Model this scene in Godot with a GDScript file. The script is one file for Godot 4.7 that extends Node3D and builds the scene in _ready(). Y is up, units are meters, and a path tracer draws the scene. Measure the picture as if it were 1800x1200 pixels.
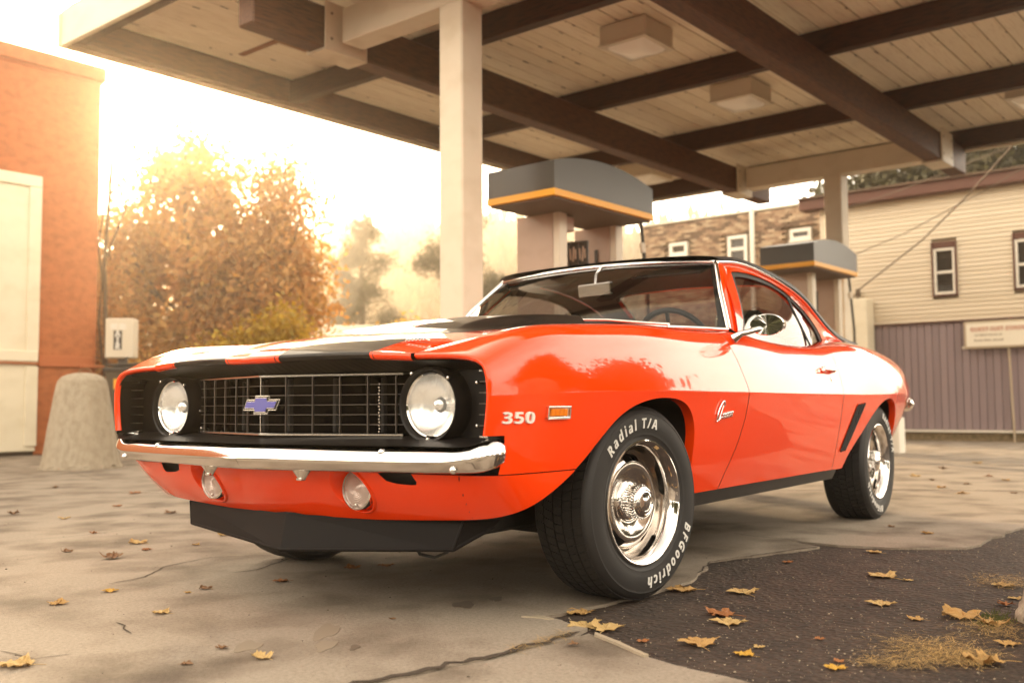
extends Node3D

# frame of the filling station: u runs along the joists, b along the beams
const STATION_TURN := -0.6938
const STATION_B := Vector3(0.6394, 0.0, -0.7689)
const STATION_U := Vector3(0.7689, 0.0, 0.6394)
var rng := RandomNumberGenerator.new()
var M := {}
var used_names := {}

func _ready() -> void:
	rng.seed = 71
	# ---- camera, sky, sun, exposure
	var cam := Camera3D.new()
	cam.name = "camera"
	cam.position = Vector3(0, 0.6396, 0)
	cam.rotation = Vector3(0.0653, 0, -0.0068)
	cam.near = 0.05
	cam.far = 900.0
	var lens_attr := CameraAttributesPhysical.new()
	lens_attr.frustum_focal_length = 34.64
	lens_attr.frustum_focus_distance = 3.35
	lens_attr.frustum_near = 0.05
	lens_attr.frustum_far = 900.0
	lens_attr.exposure_aperture = 2.6
	cam.attributes = lens_attr
	add_child(cam)
	cam.fov = 38.23
	cam.current = true
	var az := deg_to_rad(-20.6)
	var el := deg_to_rad(17.4)
	var to_sun := Vector3(sin(az) * cos(el), sin(el), -cos(az) * cos(el))
	var sky_mat := PanoramaSkyMaterial.new()
	sky_mat.panorama = hazy_sky(to_sun)
	var sky := Sky.new()
	sky.sky_material = sky_mat
	var env := Environment.new()
	env.background_mode = Environment.BG_SKY
	env.sky = sky
	env.tonemap_mode = Environment.TONE_MAPPER_LINEAR
	env.tonemap_exposure = 1.95
	env.sdfgi_enabled = true
	env.ssao_enabled = true
	env.ssil_enabled = true
	env.volumetric_fog_enabled = true
	env.volumetric_fog_density = 0.003
	env.volumetric_fog_albedo = lin(0.98, 0.86, 0.68)
	env.volumetric_fog_anisotropy = 0.86
	var we := WorldEnvironment.new()
	we.name = "world_environment"
	we.environment = env
	add_child(we)
	var sun := DirectionalLight3D.new()
	sun.name = "sun"
	sun.light_energy = 1.4
	sun.light_color = Color(1.0, 0.86, 0.67)
	sun.light_angular_distance = 3.0
	sun.shadow_enabled = true
	sun.sky_mode = DirectionalLight3D.SKY_MODE_LIGHT_ONLY
	add_child(sun)
	sun.look_at_from_position(to_sun * 50.0, Vector3.ZERO, Vector3.UP)
	# sunlit haze hanging round the far eave and the trees
	for q in [[Vector3(-9.5, 4.6, -20.0), Vector3(13.0, 11.0, 18.0), 0.030]]:
		var fv := FogVolume.new()
		fv.name = numbered("sun_haze")
		fv.shape = RenderingServer.FOG_VOLUME_SHAPE_ELLIPSOID
		fv.position = q[0]
		fv.size = q[1]
		var fm := FogMaterial.new()
		fm.resource_name = "sun_haze"
		fm.density = q[2]
		fm.albedo = lin(0.98, 0.86, 0.68)
		fv.material = fm
		add_child(fv)
		tag(fv, "pale golden haze in the sun round the canopy corner and trees", "", "", "stuff")
	make_materials()
	build_ground()
	build_station()
	build_surroundings()
	build_car()
	build_small_things()

# bright autumn haze: paler towards the horizon, a soft glow round the sun, thin veils of cloud
func hazy_sky(to_sun: Vector3) -> ImageTexture:
	var w := 640
	var h := 320
	var im := Image.create(w, h, false, Image.FORMAT_RGBAF)
	var fn := FastNoiseLite.new()
	fn.seed = 15
	fn.frequency = 1.0
	fn.fractal_octaves = 5
	for j in h:
		var up := (0.5 - (j + 0.5) / h) * PI
		var y := sin(up)
		for i in w:
			var a := (i + 0.5) / w * TAU
			var d := Vector3(sin(a) * cos(up), y, -cos(a) * cos(up))
			var f := pow(1.0 - clampf(y, 0.0, 1.0), 1.2)
			var th := acos(clampf(d.dot(to_sun), -1.0, 1.0))
			var veil := 1.0 + 0.30 * fn.get_noise_3d(d.x * 1.3, d.y * 3.6, d.z * 1.3)
			var c := Vector3(0.45, 0.41, 0.35).lerp(Vector3(4.5, 4.08, 3.45), f) * veil
			c *= lerpf(0.90, 1.12, 0.5 + 0.5 * (d.x * to_sun.x + d.z * to_sun.z) / maxf(Vector2(to_sun.x, to_sun.z).length() * maxf(cos(up), 0.05), 0.01))
			c += Vector3(9.0, 7.2, 4.8) * exp(-th / 0.11) + Vector3(2.2, 1.75, 1.15) * exp(-th / 0.36)
			if y < 0.0:
				c = Vector3(0.45, 0.36, 0.24)
			im.set_pixel(i, j, Color(c.x, c.y, c.z))
	return ImageTexture.create_from_image(im)

func lin(r: float, g: float, b: float, a := 1.0) -> Color:
	return Color(r, g, b, a).linear_to_srgb()

# ------------------------------------------------------------------ mesh builder
class MB:
	var v := PackedVector3Array()
	var n := PackedVector3Array()
	var c := PackedColorArray()
	var tint := Color.WHITE
	var colored := false

	func tri(a: Vector3, b: Vector3, d: Vector3, na: Vector3, nb: Vector3, nd: Vector3) -> void:
		var g := (d - a).cross(b - a)
		if g.length_squared() < 1e-16:
			return
		if g.dot(na + nb + nd) < 0.0:
			v.append(a); v.append(d); v.append(b)
			n.append(na); n.append(nd); n.append(nb)
		else:
			v.append(a); v.append(b); v.append(d)
			n.append(na); n.append(nb); n.append(nd)
		if colored:
			c.append(tint); c.append(tint); c.append(tint)

	func tf(a: Vector3, b: Vector3, d: Vector3, hint := Vector3.ZERO) -> void:
		var g := (d - a).cross(b - a)
		if g.length_squared() < 1e-16:
			return
		g = g.normalized()
		if hint != Vector3.ZERO and g.dot(hint) < 0.0:
			g = -g
		tri(a, b, d, g, g, g)

	func quad(a: Vector3, b: Vector3, d: Vector3, e: Vector3, hint := Vector3.ZERO) -> void:
		tf(a, b, d, hint)
		tf(a, d, e, hint)

	func sq(a: Vector3, b: Vector3, d: Vector3, e: Vector3, na: Vector3, nb: Vector3, nd: Vector3, ne: Vector3) -> void:
		tri(a, b, d, na, nb, nd)
		tri(a, d, e, na, nd, ne)

	# box with chamfered edges
	func box(xf: Transform3D, size: Vector3, bev := 0.0) -> void:
		var h := size * 0.5
		var bv := minf(bev, minf(h.x, minf(h.y, h.z)) * 0.45)
		for ax in 3:
			var a1 := (ax + 1) % 3
			var a2 := (ax + 2) % 3
			for s in [-1.0, 1.0]:
				var p := []
				for k in [[-1, -1], [1, -1], [1, 1], [-1, 1]]:
					var q := Vector3.ZERO
					q[ax] = s * h[ax]
					q[a1] = k[0] * (h[a1] - bv)
					q[a2] = k[1] * (h[a2] - bv)
					p.append(xf * q)
				var nn := Vector3.ZERO
				nn[ax] = s
				quad(p[0], p[1], p[2], p[3], xf.basis * nn)
		if bv <= 0.0:
			return
		for ax in 3:
			var a1 := (ax + 1) % 3
			var a2 := (ax + 2) % 3
			for s1 in [-1.0, 1.0]:
				for s2 in [-1.0, 1.0]:
					var q := [Vector3.ZERO, Vector3.ZERO, Vector3.ZERO, Vector3.ZERO]
					for k in 4:
						var e: float = -1.0 if k == 0 or k == 3 else 1.0
						var w := Vector3.ZERO
						w[ax] = e * (h[ax] - bv)
						if k < 2:
							w[a1] = s1 * h[a1]
							w[a2] = s2 * (h[a2] - bv)
						else:
							w[a1] = s1 * (h[a1] - bv)
							w[a2] = s2 * h[a2]
						q[k] = xf * w
					var nn := Vector3.ZERO
					nn[a1] = s1
					nn[a2] = s2
					quad(q[0], q[1], q[2], q[3], xf.basis * nn)
		for sx in [-1.0, 1.0]:
			for sy in [-1.0, 1.0]:
				for sz in [-1.0, 1.0]:
					var s := Vector3(sx, sy, sz)
					tf(xf * (s * Vector3(h.x, h.y - bv, h.z - bv)), xf * (s * Vector3(h.x - bv, h.y, h.z - bv)), xf * (s * Vector3(h.x - bv, h.y - bv, h.z)), xf.basis * s)

	# profile of (radius, height) turned about the local Y axis
	func lathe(xf: Transform3D, prof: Array, seg := 32, a0 := 0.0, a1 := TAU, sharp := 40.0) -> void:
		var k := prof.size()
		var sn := []
		for i in k - 1:
			var d: Vector2 = (prof[i + 1] - prof[i])
			sn.append(Vector2(d.y, -d.x).normalized() if d.length() > 1e-9 else Vector2(1, 0))
		var lim := cos(deg_to_rad(sharp))
		for i in k - 1:
			var n0: Vector2 = sn[i]
			var n1: Vector2 = sn[i]
			if i > 0 and sn[i - 1].dot(sn[i]) > lim:
				n0 = (sn[i - 1] + sn[i]).normalized()
			if i < k - 2 and sn[i + 1].dot(sn[i]) > lim:
				n1 = (sn[i + 1] + sn[i]).normalized()
			var p0: Vector2 = prof[i]
			var p1: Vector2 = prof[i + 1]
			for j in seg:
				var t0 := a0 + (a1 - a0) * j / seg
				var t1 := a0 + (a1 - a0) * (j + 1) / seg
				var e0 := Vector3(cos(t0), 0, sin(t0))
				var e1 := Vector3(cos(t1), 0, sin(t1))
				var up := Vector3.UP
				sq(xf * (e0 * p0.x + up * p0.y), xf * (e1 * p0.x + up * p0.y), xf * (e1 * p1.x + up * p1.y), xf * (e0 * p1.x + up * p1.y),
					(xf.basis * (e0 * n0.x + up * n0.y)).normalized(), (xf.basis * (e1 * n0.x + up * n0.y)).normalized(), (xf.basis * (e1 * n1.x + up * n1.y)).normalized(), (xf.basis * (e0 * n1.x + up * n1.y)).normalized())

	# round bar along points; radius a number or one per point
	func tube(pts: Array, radius: Variant, seg := 8, caps := true) -> void:
		var k := pts.size()
		var rings := []
		var norms := []
		var ref := Vector3.UP
		var d0: Vector3 = (pts[1] - pts[0]).normalized()
		if absf(d0.dot(ref)) > 0.9:
			ref = Vector3.RIGHT
		var side := d0.cross(ref).normalized()
		for i in k:
			var d: Vector3
			if i == 0:
				d = pts[1] - pts[0]
			elif i == k - 1:
				d = pts[k - 1] - pts[k - 2]
			else:
				d = (pts[i + 1] - pts[i]).normalized() + (pts[i] - pts[i - 1]).normalized()
			d = d.normalized()
			side = (side - d * side.dot(d)).normalized()
			var other := d.cross(side)
			var r: float = radius[i] if radius is Array else radius
			var ring := []
			var nr := []
			for j in seg:
				var t := TAU * j / seg
				var e := side * cos(t) + other * sin(t)
				ring.append(pts[i] + e * r)
				nr.append(e)
			rings.append(ring)
			norms.append(nr)
		for i in k - 1:
			for j in seg:
				var j2 := (j + 1) % seg
				sq(rings[i][j], rings[i][j2], rings[i + 1][j2], rings[i + 1][j], norms[i][j], norms[i][j2], norms[i + 1][j2], norms[i + 1][j])
		if caps:
			for e in [0, k - 1]:
				var hint: Vector3 = (pts[0] - pts[1]) if e == 0 else (pts[k - 1] - pts[k - 2])
				for j in range(1, seg - 1):
					tf(rings[e][0], rings[e][j], rings[e][j + 1], hint)

	# outline in the local XY plane, pushed out from z0 to z1
	func prism(xf: Transform3D, poly: PackedVector2Array, z0: float, z1: float) -> void:
		var t := Geometry2D.triangulate_polygon(poly)
		for i in range(0, t.size(), 3):
			for z in [z0, z1]:
				var hint := xf.basis * Vector3(0, 0, (1.0 if z == z1 else -1.0) * signf(z1 - z0))
				tf(xf * Vector3(poly[t[i]].x, poly[t[i]].y, z), xf * Vector3(poly[t[i + 1]].x, poly[t[i + 1]].y, z), xf * Vector3(poly[t[i + 2]].x, poly[t[i + 2]].y, z), hint)
		var cw := Geometry2D.is_polygon_clockwise(poly)
		for i in poly.size():
			var a := poly[i]
			var b := poly[(i + 1) % poly.size()]
			var d := (b - a)
			var nn := Vector3(d.y, -d.x, 0) * (-1.0 if cw else 1.0)
			quad(xf * Vector3(a.x, a.y, z0), xf * Vector3(b.x, b.y, z0), xf * Vector3(b.x, b.y, z1), xf * Vector3(a.x, a.y, z1), xf.basis * nn)

	# grid of points, smooth
	func grid(P: Array, nu: int, nv: int, wrap_u := false) -> void:
		var N := MB.grid_normals(P, nu, nv, wrap_u)
		for i in (nu if wrap_u else nu - 1):
			for j in nv - 1:
				var a := i * nv + j
				var b := ((i + 1) % nu) * nv + j
				sq(P[a], P[b], P[b + 1], P[a + 1], N[a], N[b], N[b + 1], N[a + 1])

	static func grid_normals(P: Array, nu: int, nv: int, wrap_u := false) -> PackedVector3Array:
		var N := PackedVector3Array()
		N.resize(nu * nv)
		for i in nu:
			for j in nv:
				var i0 := maxi(i - 1, 0)
				var i1 := mini(i + 1, nu - 1)
				if wrap_u:
					i0 = (i - 1 + nu) % nu
					i1 = (i + 1) % nu
				var j0 := maxi(j - 1, 0)
				var j1 := mini(j + 1, nv - 1)
				var du: Vector3 = P[i1 * nv + j] - P[i0 * nv + j]
				var dv: Vector3 = P[i * nv + j1] - P[i * nv + j0]
				var g := du.cross(dv)
				N[i * nv + j] = g.normalized() if g.length_squared() > 1e-18 else Vector3.UP
		return N

	func add(o: MB, xf := Transform3D.IDENTITY) -> void:
		var flip := xf.basis.determinant() < 0.0
		var nb := xf.basis.inverse().transposed()
		for i in range(0, o.v.size(), 3):
			for k in ([0, 2, 1] if flip else [0, 1, 2]):
				v.append(xf * o.v[i + k])
				n.append((nb * o.n[i + k]).normalized())
				if colored:
					c.append(tint)

	func mesh() -> ArrayMesh:
		var arr := []
		arr.resize(Mesh.ARRAY_MAX)
		arr[Mesh.ARRAY_VERTEX] = v
		arr[Mesh.ARRAY_NORMAL] = n
		if colored:
			arr[Mesh.ARRAY_COLOR] = c
		var m := ArrayMesh.new()
		if v.size():
			m.add_surface_from_arrays(Mesh.PRIMITIVE_TRIANGLES, arr)
		return m

# natural cubic spline through (x, y)
class NS:
	var x := PackedFloat64Array()
	var y := PackedFloat64Array()
	var m := PackedFloat64Array()

	func _init(xs: Array, ys: Array) -> void:
		var k := xs.size()
		var flip: bool = xs[0] > xs[k - 1]
		for i in k:
			x.append(xs[k - 1 - i] if flip else xs[i])
			y.append(ys[k - 1 - i] if flip else ys[i])
		m.resize(k)
		var cp := PackedFloat64Array()
		var dp := PackedFloat64Array()
		cp.resize(k)
		dp.resize(k)
		for i in range(1, k - 1):
			var h0 := x[i] - x[i - 1]
			var h1 := x[i + 1] - x[i]
			var d := 6.0 * ((y[i + 1] - y[i]) / h1 - (y[i] - y[i - 1]) / h0)
			var den := 2.0 * (h0 + h1) - h0 * cp[i - 1]
			cp[i] = h1 / den
			dp[i] = (d - h0 * dp[i - 1]) / den
		for i in range(k - 2, 0, -1):
			m[i] = dp[i] - cp[i] * m[i + 1]

	func at(t: float) -> float:
		var k := x.size()
		if t <= x[0]:
			return y[0]
		if t >= x[k - 1]:
			return y[k - 1]
		var i := 0
		while t > x[i + 1]:
			i += 1
		var h := x[i + 1] - x[i]
		var a := (x[i + 1] - t) / h
		var b := (t - x[i]) / h
		return a * y[i] + b * y[i + 1] + ((a * a * a - a) * m[i] + (b * b * b - b) * m[i + 1]) * h * h / 6.0

static func lerp_list(xs: Array, ys: Array, t: float) -> float:
	var k := xs.size()
	var s: float = signf(xs[k - 1] - xs[0])
	if (t - xs[0]) * s <= 0.0:
		return ys[0]
	for i in k - 1:
		if (t - xs[i + 1]) * s <= 0.0:
			return lerpf(ys[i], ys[i + 1], (t - xs[i]) / (xs[i + 1] - xs[i]))
	return ys[k - 1]

# clamped uniform cubic B-spline
static func bspline(p: Array, t: float) -> Vector3:
	var k := p.size()
	if k == 4:
		var s := 1.0 - t
		return p[0] * (s * s * s) + p[1] * (3 * s * s * t) + p[2] * (3 * s * t * t) + p[3] * (t * t * t)
	var spans := k - 3
	var u := clampf(t, 0.0, 1.0) * spans
	var sp := mini(int(u), spans - 1)
	var d := [p[sp], p[sp + 1], p[sp + 2], p[sp + 3]]
	for r in range(1, 4):
		for j in range(3, r - 1, -1):
			var i := sp + j
			var lo := clampf(i - 3, 0, spans)
			var hi := clampf(i + 1 - r, 0, spans)
			var al := (u - lo) / (hi - lo) if hi > lo else 0.0
			d[j] = d[j - 1].lerp(d[j], al)
	return d[3]

# smooth closed or open outline through points
static func smooth_poly(p: Array, sub := 5, closed := true) -> PackedVector2Array:
	var out := PackedVector2Array()
	var k := p.size()
	for i in (k if closed else k - 1):
		var a: Vector2 = p[(i - 1 + k) % k] if closed or i > 0 else p[i]
		var b: Vector2 = p[i]
		var c: Vector2 = p[(i + 1) % k]
		var d: Vector2 = p[(i + 2) % k] if closed or i + 2 < k else c
		for s in sub:
			out.append(b.cubic_interpolate(c, a, d, float(s) / sub))
	if not closed:
		out.append(p[k - 1])
	return out

# distance to an outline, positive outside
static func poly_dist(poly: PackedVector2Array, q: Vector2) -> float:
	var best := 1e9
	var inside := false
	var k := poly.size()
	var j := k - 1
	for i in k:
		var a := poly[j]
		var b := poly[i]
		var ab := b - a
		var t := clampf((q - a).dot(ab) / maxf(ab.length_squared(), 1e-12), 0.0, 1.0)
		best = minf(best, (q - a - ab * t).length_squared())
		if (b.y > q.y) != (a.y > q.y) and q.x < (a.x - b.x) * (q.y - b.y) / (a.y - b.y) + b.x:
			inside = not inside
		j = i
	return -sqrt(best) if inside else sqrt(best)

# a smooth sheet that can be cut along any number of fields (kept where all are positive)
class Sheet:
	var P := []
	var N := PackedVector3Array()
	var nu := 0
	var nv := 0

	func setup(pts: Array, a: int, b: int) -> void:
		P = pts
		nu = a
		nv = b
		N = MB.grid_normals(P, nu, nv)

	func cut(mb: MB, fields: Array, push := 0.0) -> void:
		var F := []
		for f in fields:
			var r := PackedFloat32Array()
			r.resize(P.size())
			for i in P.size():
				r[i] = f.call(P[i])
			F.append(r)
		for i in nu - 1:
			for j in nv - 1:
				var q := [i * nv + j, (i + 1) * nv + j, (i + 1) * nv + j + 1, i * nv + j + 1]
				var all_in := true
				var out := false
				for r in F:
					var c := 0
					for k in q:
						if r[k] > 0.0:
							c += 1
					if c < 4:
						all_in = false
					if c == 0:
						out = true
						break
				if out:
					continue
				if all_in:
					mb.sq(P[q[0]] + N[q[0]] * push, P[q[1]] + N[q[1]] * push, P[q[2]] + N[q[2]] * push, P[q[3]] + N[q[3]] * push, N[q[0]], N[q[1]], N[q[2]], N[q[3]])
					continue
				for tr in [[q[0], q[1], q[2]], [q[0], q[2], q[3]]]:
					var pp := []
					var pn := []
					for k in tr:
						pp.append(P[k])
						pn.append(N[k])
					for fi in fields.size():
						var vals := []
						for w in pp:
							vals.append(fields[fi].call(w))
						var np := []
						var nn := []
						for a in pp.size():
							var b := (a + 1) % pp.size()
							if vals[a] > 0.0:
								np.append(pp[a])
								nn.append(pn[a])
							if (vals[a] > 0.0) != (vals[b] > 0.0):
								var t: float = vals[a] / (vals[a] - vals[b])
								np.append(pp[a].lerp(pp[b], t))
								nn.append(pn[a].lerp(pn[b], t).normalized())
						pp = np
						pn = nn
						if pp.size() < 3:
							break
					for a in range(1, pp.size() - 1):
						mb.tri(pp[0] + pn[0] * push, pp[a] + pn[a] * push, pp[a + 1] + pn[a + 1] * push, pn[0], pn[a], pn[a + 1])

# ------------------------------------------------------------------ nodes
func numbered(called: String) -> String:
	used_names[called] = used_names.get(called, -1) + 1
	return called if used_names[called] == 0 else "%s_%03d" % [called, used_names[called]]

func tag(o: Node, label: String, category: String, group := "", kind := "") -> Node:
	if label:
		o.set_meta("label", label)
	if category:
		o.set_meta("category", category)
	if group:
		o.set_meta("group", group)
	if kind:
		o.set_meta("kind", kind)
	return o

func thing(called: String, label: String, category: String, at := Vector3.ZERO, turn := 0.0, group := "") -> Node3D:
	var o := Node3D.new()
	o.name = numbered(called)
	add_child(o)
	o.position = at
	o.rotation.y = turn
	tag(o, label, category, group)
	return o

func part(called: String, mb: Variant, mat: Material, parent: Node, at := Transform3D.IDENTITY) -> MeshInstance3D:
	var o := MeshInstance3D.new()
	o.name = called
	o.mesh = mb.mesh() if mb is MB else mb
	o.material_override = mat
	o.transform = at
	if parent == self:
		o.name = numbered(called)
		add_child(o)
	else:
		var n := called
		var k := 0
		while parent.has_node(NodePath(n)):
			k += 1
			n = "%s_%03d" % [called, k]
		o.name = n
		parent.add_child(o, true)
	return o

func struct(called: String, mb: Variant, mat: Material) -> MeshInstance3D:
	var o := part(called, mb, mat, self)
	o.set_meta("kind", "structure")
	return o

func X(p: Vector3, b := Basis.IDENTITY) -> Transform3D:
	return Transform3D(b, p)

func st(u: float, b: float, y := 0.0) -> Vector3:   # a place in the station's frame
	return STATION_U * u + STATION_B * b + Vector3(0, y, 0)

# raised lettering: each glyph laid out by place(advance, width) -> Transform3D
func letters(mb: MB, text: String, height: float, depth: float, place: Callable, font_name := "Droid Sans", weight := 700, spacing := 0.0) -> float:
	var f := SystemFont.new()
	f.font_names = PackedStringArray([font_name])
	f.font_weight = weight
	var x := 0.0
	var px := height / 72.0
	for ch in text:
		var w := f.get_string_size(ch, HORIZONTAL_ALIGNMENT_LEFT, -1, 100).x * px
		if ch != " ":
			var tm := TextMesh.new()
			tm.text = ch
			tm.font = f
			tm.font_size = 100
			tm.pixel_size = px
			tm.depth = depth
			tm.curve_step = 1.5
			tm.horizontal_alignment = HORIZONTAL_ALIGNMENT_CENTER
			tm.vertical_alignment = VERTICAL_ALIGNMENT_CENTER
			var xf: Transform3D = place.call(x + w * 0.5, w)
			for s in tm.get_surface_count():
				var a := tm.surface_get_arrays(s)
				var vv: PackedVector3Array = a[Mesh.ARRAY_VERTEX]
				var ii = a[Mesh.ARRAY_INDEX]
				var idx: PackedInt32Array = ii if ii != null else PackedInt32Array(range(vv.size()))
				for k in range(0, idx.size() - 2, 3):
					mb.tf(xf * vv[idx[k]], xf * vv[idx[k + 1]], xf * vv[idx[k + 2]])
		x += w + spacing
	return x

# ------------------------------------------------------------------ materials
func noise_tex(sd: int, kind: int, freq: float, oct: int, offs: Array, cols: Array, size := 512) -> NoiseTexture2D:
	var f := FastNoiseLite.new()
	f.seed = sd
	f.noise_type = kind
	f.frequency = freq
	f.fractal_octaves = oct
	var t := NoiseTexture2D.new()
	t.noise = f
	t.width = size
	t.height = size
	t.seamless = true
	t.seamless_blend_skirt = 0.2
	var g := Gradient.new()
	g.offsets = PackedFloat32Array(offs)
	g.colors = PackedColorArray(cols)
	t.color_ramp = g
	return t

func mat(called: String, col: Color, rough := 0.7, metal := 0.0, spec := 0.5) -> StandardMaterial3D:
	var m := StandardMaterial3D.new()
	m.resource_name = called
	m.albedo_color = col
	m.roughness = rough
	m.metallic = metal
	m.metallic_specular = spec
	M[called] = m
	return m

func tri_map(m: StandardMaterial3D, tex: Texture2D, scale: float, world := true) -> void:
	m.albedo_texture = tex
	m.uv1_triplanar = true
	m.uv1_world_triplanar = world
	m.uv1_scale = Vector3.ONE * scale

func detail(m: StandardMaterial3D, tex: Texture2D, scale: float) -> void:
	m.detail_enabled = true
	m.detail_albedo = tex
	m.detail_blend_mode = BaseMaterial3D.BLEND_MODE_MUL
	m.detail_uv_layer = BaseMaterial3D.DETAIL_UV_2
	m.uv2_triplanar = true
	m.uv2_world_triplanar = m.uv1_world_triplanar
	m.uv2_scale = Vector3.ONE * scale

func relief(m: StandardMaterial3D, tex: Texture2D, depth: float) -> void:
	m.heightmap_enabled = true
	m.heightmap_texture = tex
	m.heightmap_scale = depth

func greys(a: float, b: float) -> Array:
	return [Color(a, a, a), Color(b, b, b)]

func make_materials() -> void:
	var S := FastNoiseLite.TYPE_SIMPLEX_SMOOTH
	var CE := FastNoiseLite.TYPE_CELLULAR
	var fine := noise_tex(3, S, 0.12, 3, [0.2, 0.8], greys(0.0, 1.0))
	var speck := noise_tex(4, S, 0.18, 3, [0.0, 0.25, 0.5, 1.0], [Color(0.50, 0.48, 0.46), Color(0.84, 0.83, 0.82), Color(0.97, 0.97, 0.97), Color(1, 1, 1)])
	var gritty := noise_tex(6, S, 0.045, 7, [0.0, 0.25, 0.5, 0.75, 1.0], [lin(0.10, 0.076, 0.055), lin(0.225, 0.180, 0.134), lin(0.285, 0.236, 0.183), lin(0.322, 0.270, 0.214), lin(0.44, 0.38, 0.31)], 2048)
	gritty.noise.fractal_gain = 0.82
	var blot := noise_tex(7, S, 0.014, 5, [0.1, 0.35, 0.6, 0.9], [Color(0.66, 0.63, 0.60), Color(0.86, 0.845, 0.83), Color(1, 1, 1), Color(1, 1, 1)], 1024)
	var pits := noise_tex(5, S, 0.16, 4, [0.0, 0.3, 0.45, 1.0], [Color(0, 0, 0), Color(0.55, 0.55, 0.55), Color(0.75, 0.75, 0.75), Color(1, 1, 1)], 2048)
	pits.noise.fractal_gain = 0.75
	var grain_h := noise_tex(8, CE, 0.07, 2, [0.0, 1.0], greys(0.0, 1.0))
	# ground
	var m := mat("concrete", Color.WHITE, 0.86)
	tri_map(m, gritty, 0.62)
	detail(m, blot, 0.13)
	relief(m, pits, 0.32)
	m = mat("asphalt", Color.WHITE, 0.85)
	tri_map(m, noise_tex(9, CE, 0.06, 3, [0.0, 0.35, 0.7, 1.0], [lin(0.017, 0.010, 0.006), lin(0.042, 0.025, 0.016), lin(0.072, 0.044, 0.029), lin(0.17, 0.115, 0.078)], 1024), 1.1)
	detail(m, noise_tex(10, S, 0.02, 4, [0.2, 0.8], [Color(0.72, 0.70, 0.68), Color(1, 1, 1)]), 0.5)
	relief(m, grain_h, 0.9)
	m = mat("crack_dirt", lin(0.05, 0.034, 0.022), 1.0)
	m = mat("oil_stain", lin(0.12, 0.09, 0.064), 0.7)
	m = mat("damp_stain", lin(0.235, 0.188, 0.136), 0.85)
	m = mat("bright_concrete", lin(0.36, 0.295, 0.21), 0.9)
	relief(m, fine, 0.4)
	m = mat("cast_concrete", Color.WHITE, 0.9)
	tri_map(m, noise_tex(12, S, 0.02, 5, [0.15, 0.45, 0.7, 1.0], [lin(0.37, 0.305, 0.22), lin(0.45, 0.38, 0.285), lin(0.49, 0.42, 0.32), lin(0.53, 0.46, 0.36)], 512), 1.0, false)
	m.uv1_scale = Vector3(1.3, 0.7, 1.3)
	detail(m, noise_tex(13, S, 0.09, 3, [0.05, 0.35, 1.0], [Color(0.72, 0.70, 0.67), Color(0.95, 0.95, 0.95), Color(1, 1, 1)]), 1.4)
	relief(m, fine, 0.8)
	# station
	var wood := noise_tex(14, S, 0.03, 4, [0.15, 0.5, 0.85], [Color(0.62, 0.58, 0.55), Color(0.9, 0.9, 0.9), Color(1, 1, 1)])
	var plankg := noise_tex(24, S, 0.02, 4, [0.0, 0.3, 0.5], [Color(0.86, 0.83, 0.80), Color(0.97, 0.96, 0.95), Color(1, 1, 1)])
	m = mat("dark_beam", lin(0.125, 0.042, 0.012), 0.6)
	tri_map(m, wood, 1.0, false)
	m.uv1_scale = Vector3(2.2, 2.2, 0.3)
	m = mat("dark_joist", lin(0.075, 0.026, 0.008), 0.65)
	tri_map(m, wood, 1.0, false)
	m.uv1_scale = Vector3(0.3, 2.2, 2.2)
	for k in 3:
		m = mat("plank%d" % k, [lin(0.80, 0.70, 0.54), lin(0.77, 0.67, 0.51), lin(0.82, 0.725, 0.57)][k], 0.75)
		tri_map(m, plankg, 1.0, false)
		m.uv1_scale = Vector3(3.0, 3.0, 0.22)
	m = mat("cream_steel", lin(0.66, 0.57, 0.44), 0.5)
	tri_map(m, noise_tex(15, S, 0.015, 4, [0.1, 0.45], [Color(0.93, 0.91, 0.88), Color(1, 1, 1)]), 0.35)
	m = mat("steel_bolt", lin(0.3, 0.24, 0.18), 0.5, 0.6)
	m = mat("plank_gap", lin(0.10, 0.065, 0.04), 1.0)
	m = mat("lamp_housing", lin(0.62, 0.54, 0.42), 0.6)
	m = mat("lamp_glass", lin(0.92, 0.88, 0.80), 0.2)
	m = mat("rust", lin(0.25, 0.11, 0.05), 0.9)
	m = mat("pump_grey", lin(0.04, 0.037, 0.033), 0.36)
	m = mat("pump_yellow", lin(0.78, 0.36, 0.02), 0.4)
	m = mat("pump_soffit", lin(0.10, 0.065, 0.045), 0.7)
	m = mat("pump_panel", lin(0.42, 0.30, 0.23), 0.45)
	tri_map(m, noise_tex(16, S, 0.02, 4, [0.1, 0.5], [Color(0.94, 0.93, 0.91), Color(1, 1, 1)]), 0.4)
	m = mat("pump_trim", lin(0.62, 0.54, 0.42), 0.4)
	m = mat("black_rubber", lin(0.018, 0.017, 0.016), 0.6)
	m = mat("dark_metal", lin(0.035, 0.03, 0.028), 0.5)
	m = mat("white_print", lin(0.75, 0.72, 0.66), 0.6)
	# buildings
	m = mat("orange_stucco", lin(0.44, 0.135, 0.045), 0.85)
	tri_map(m, noise_tex(17, S, 0.02, 5, [0.2, 0.6], [Color(0.86, 0.84, 0.82), Color(1, 1, 1)]), 0.7)
	relief(m, fine, 0.5)
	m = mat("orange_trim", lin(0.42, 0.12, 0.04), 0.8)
	m = mat("cream_paint", lin(0.74, 0.66, 0.50), 0.6)
	tri_map(m, noise_tex(18, S, 0.02, 5, [0.1, 0.5], [Color(0.95, 0.94, 0.92), Color(1, 1, 1)]), 0.25)
	for k in 3:
		mat("siding%d" % k, [lin(0.60, 0.50, 0.365), lin(0.575, 0.478, 0.345), lin(0.62, 0.52, 0.385)][k], 0.6)
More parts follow.
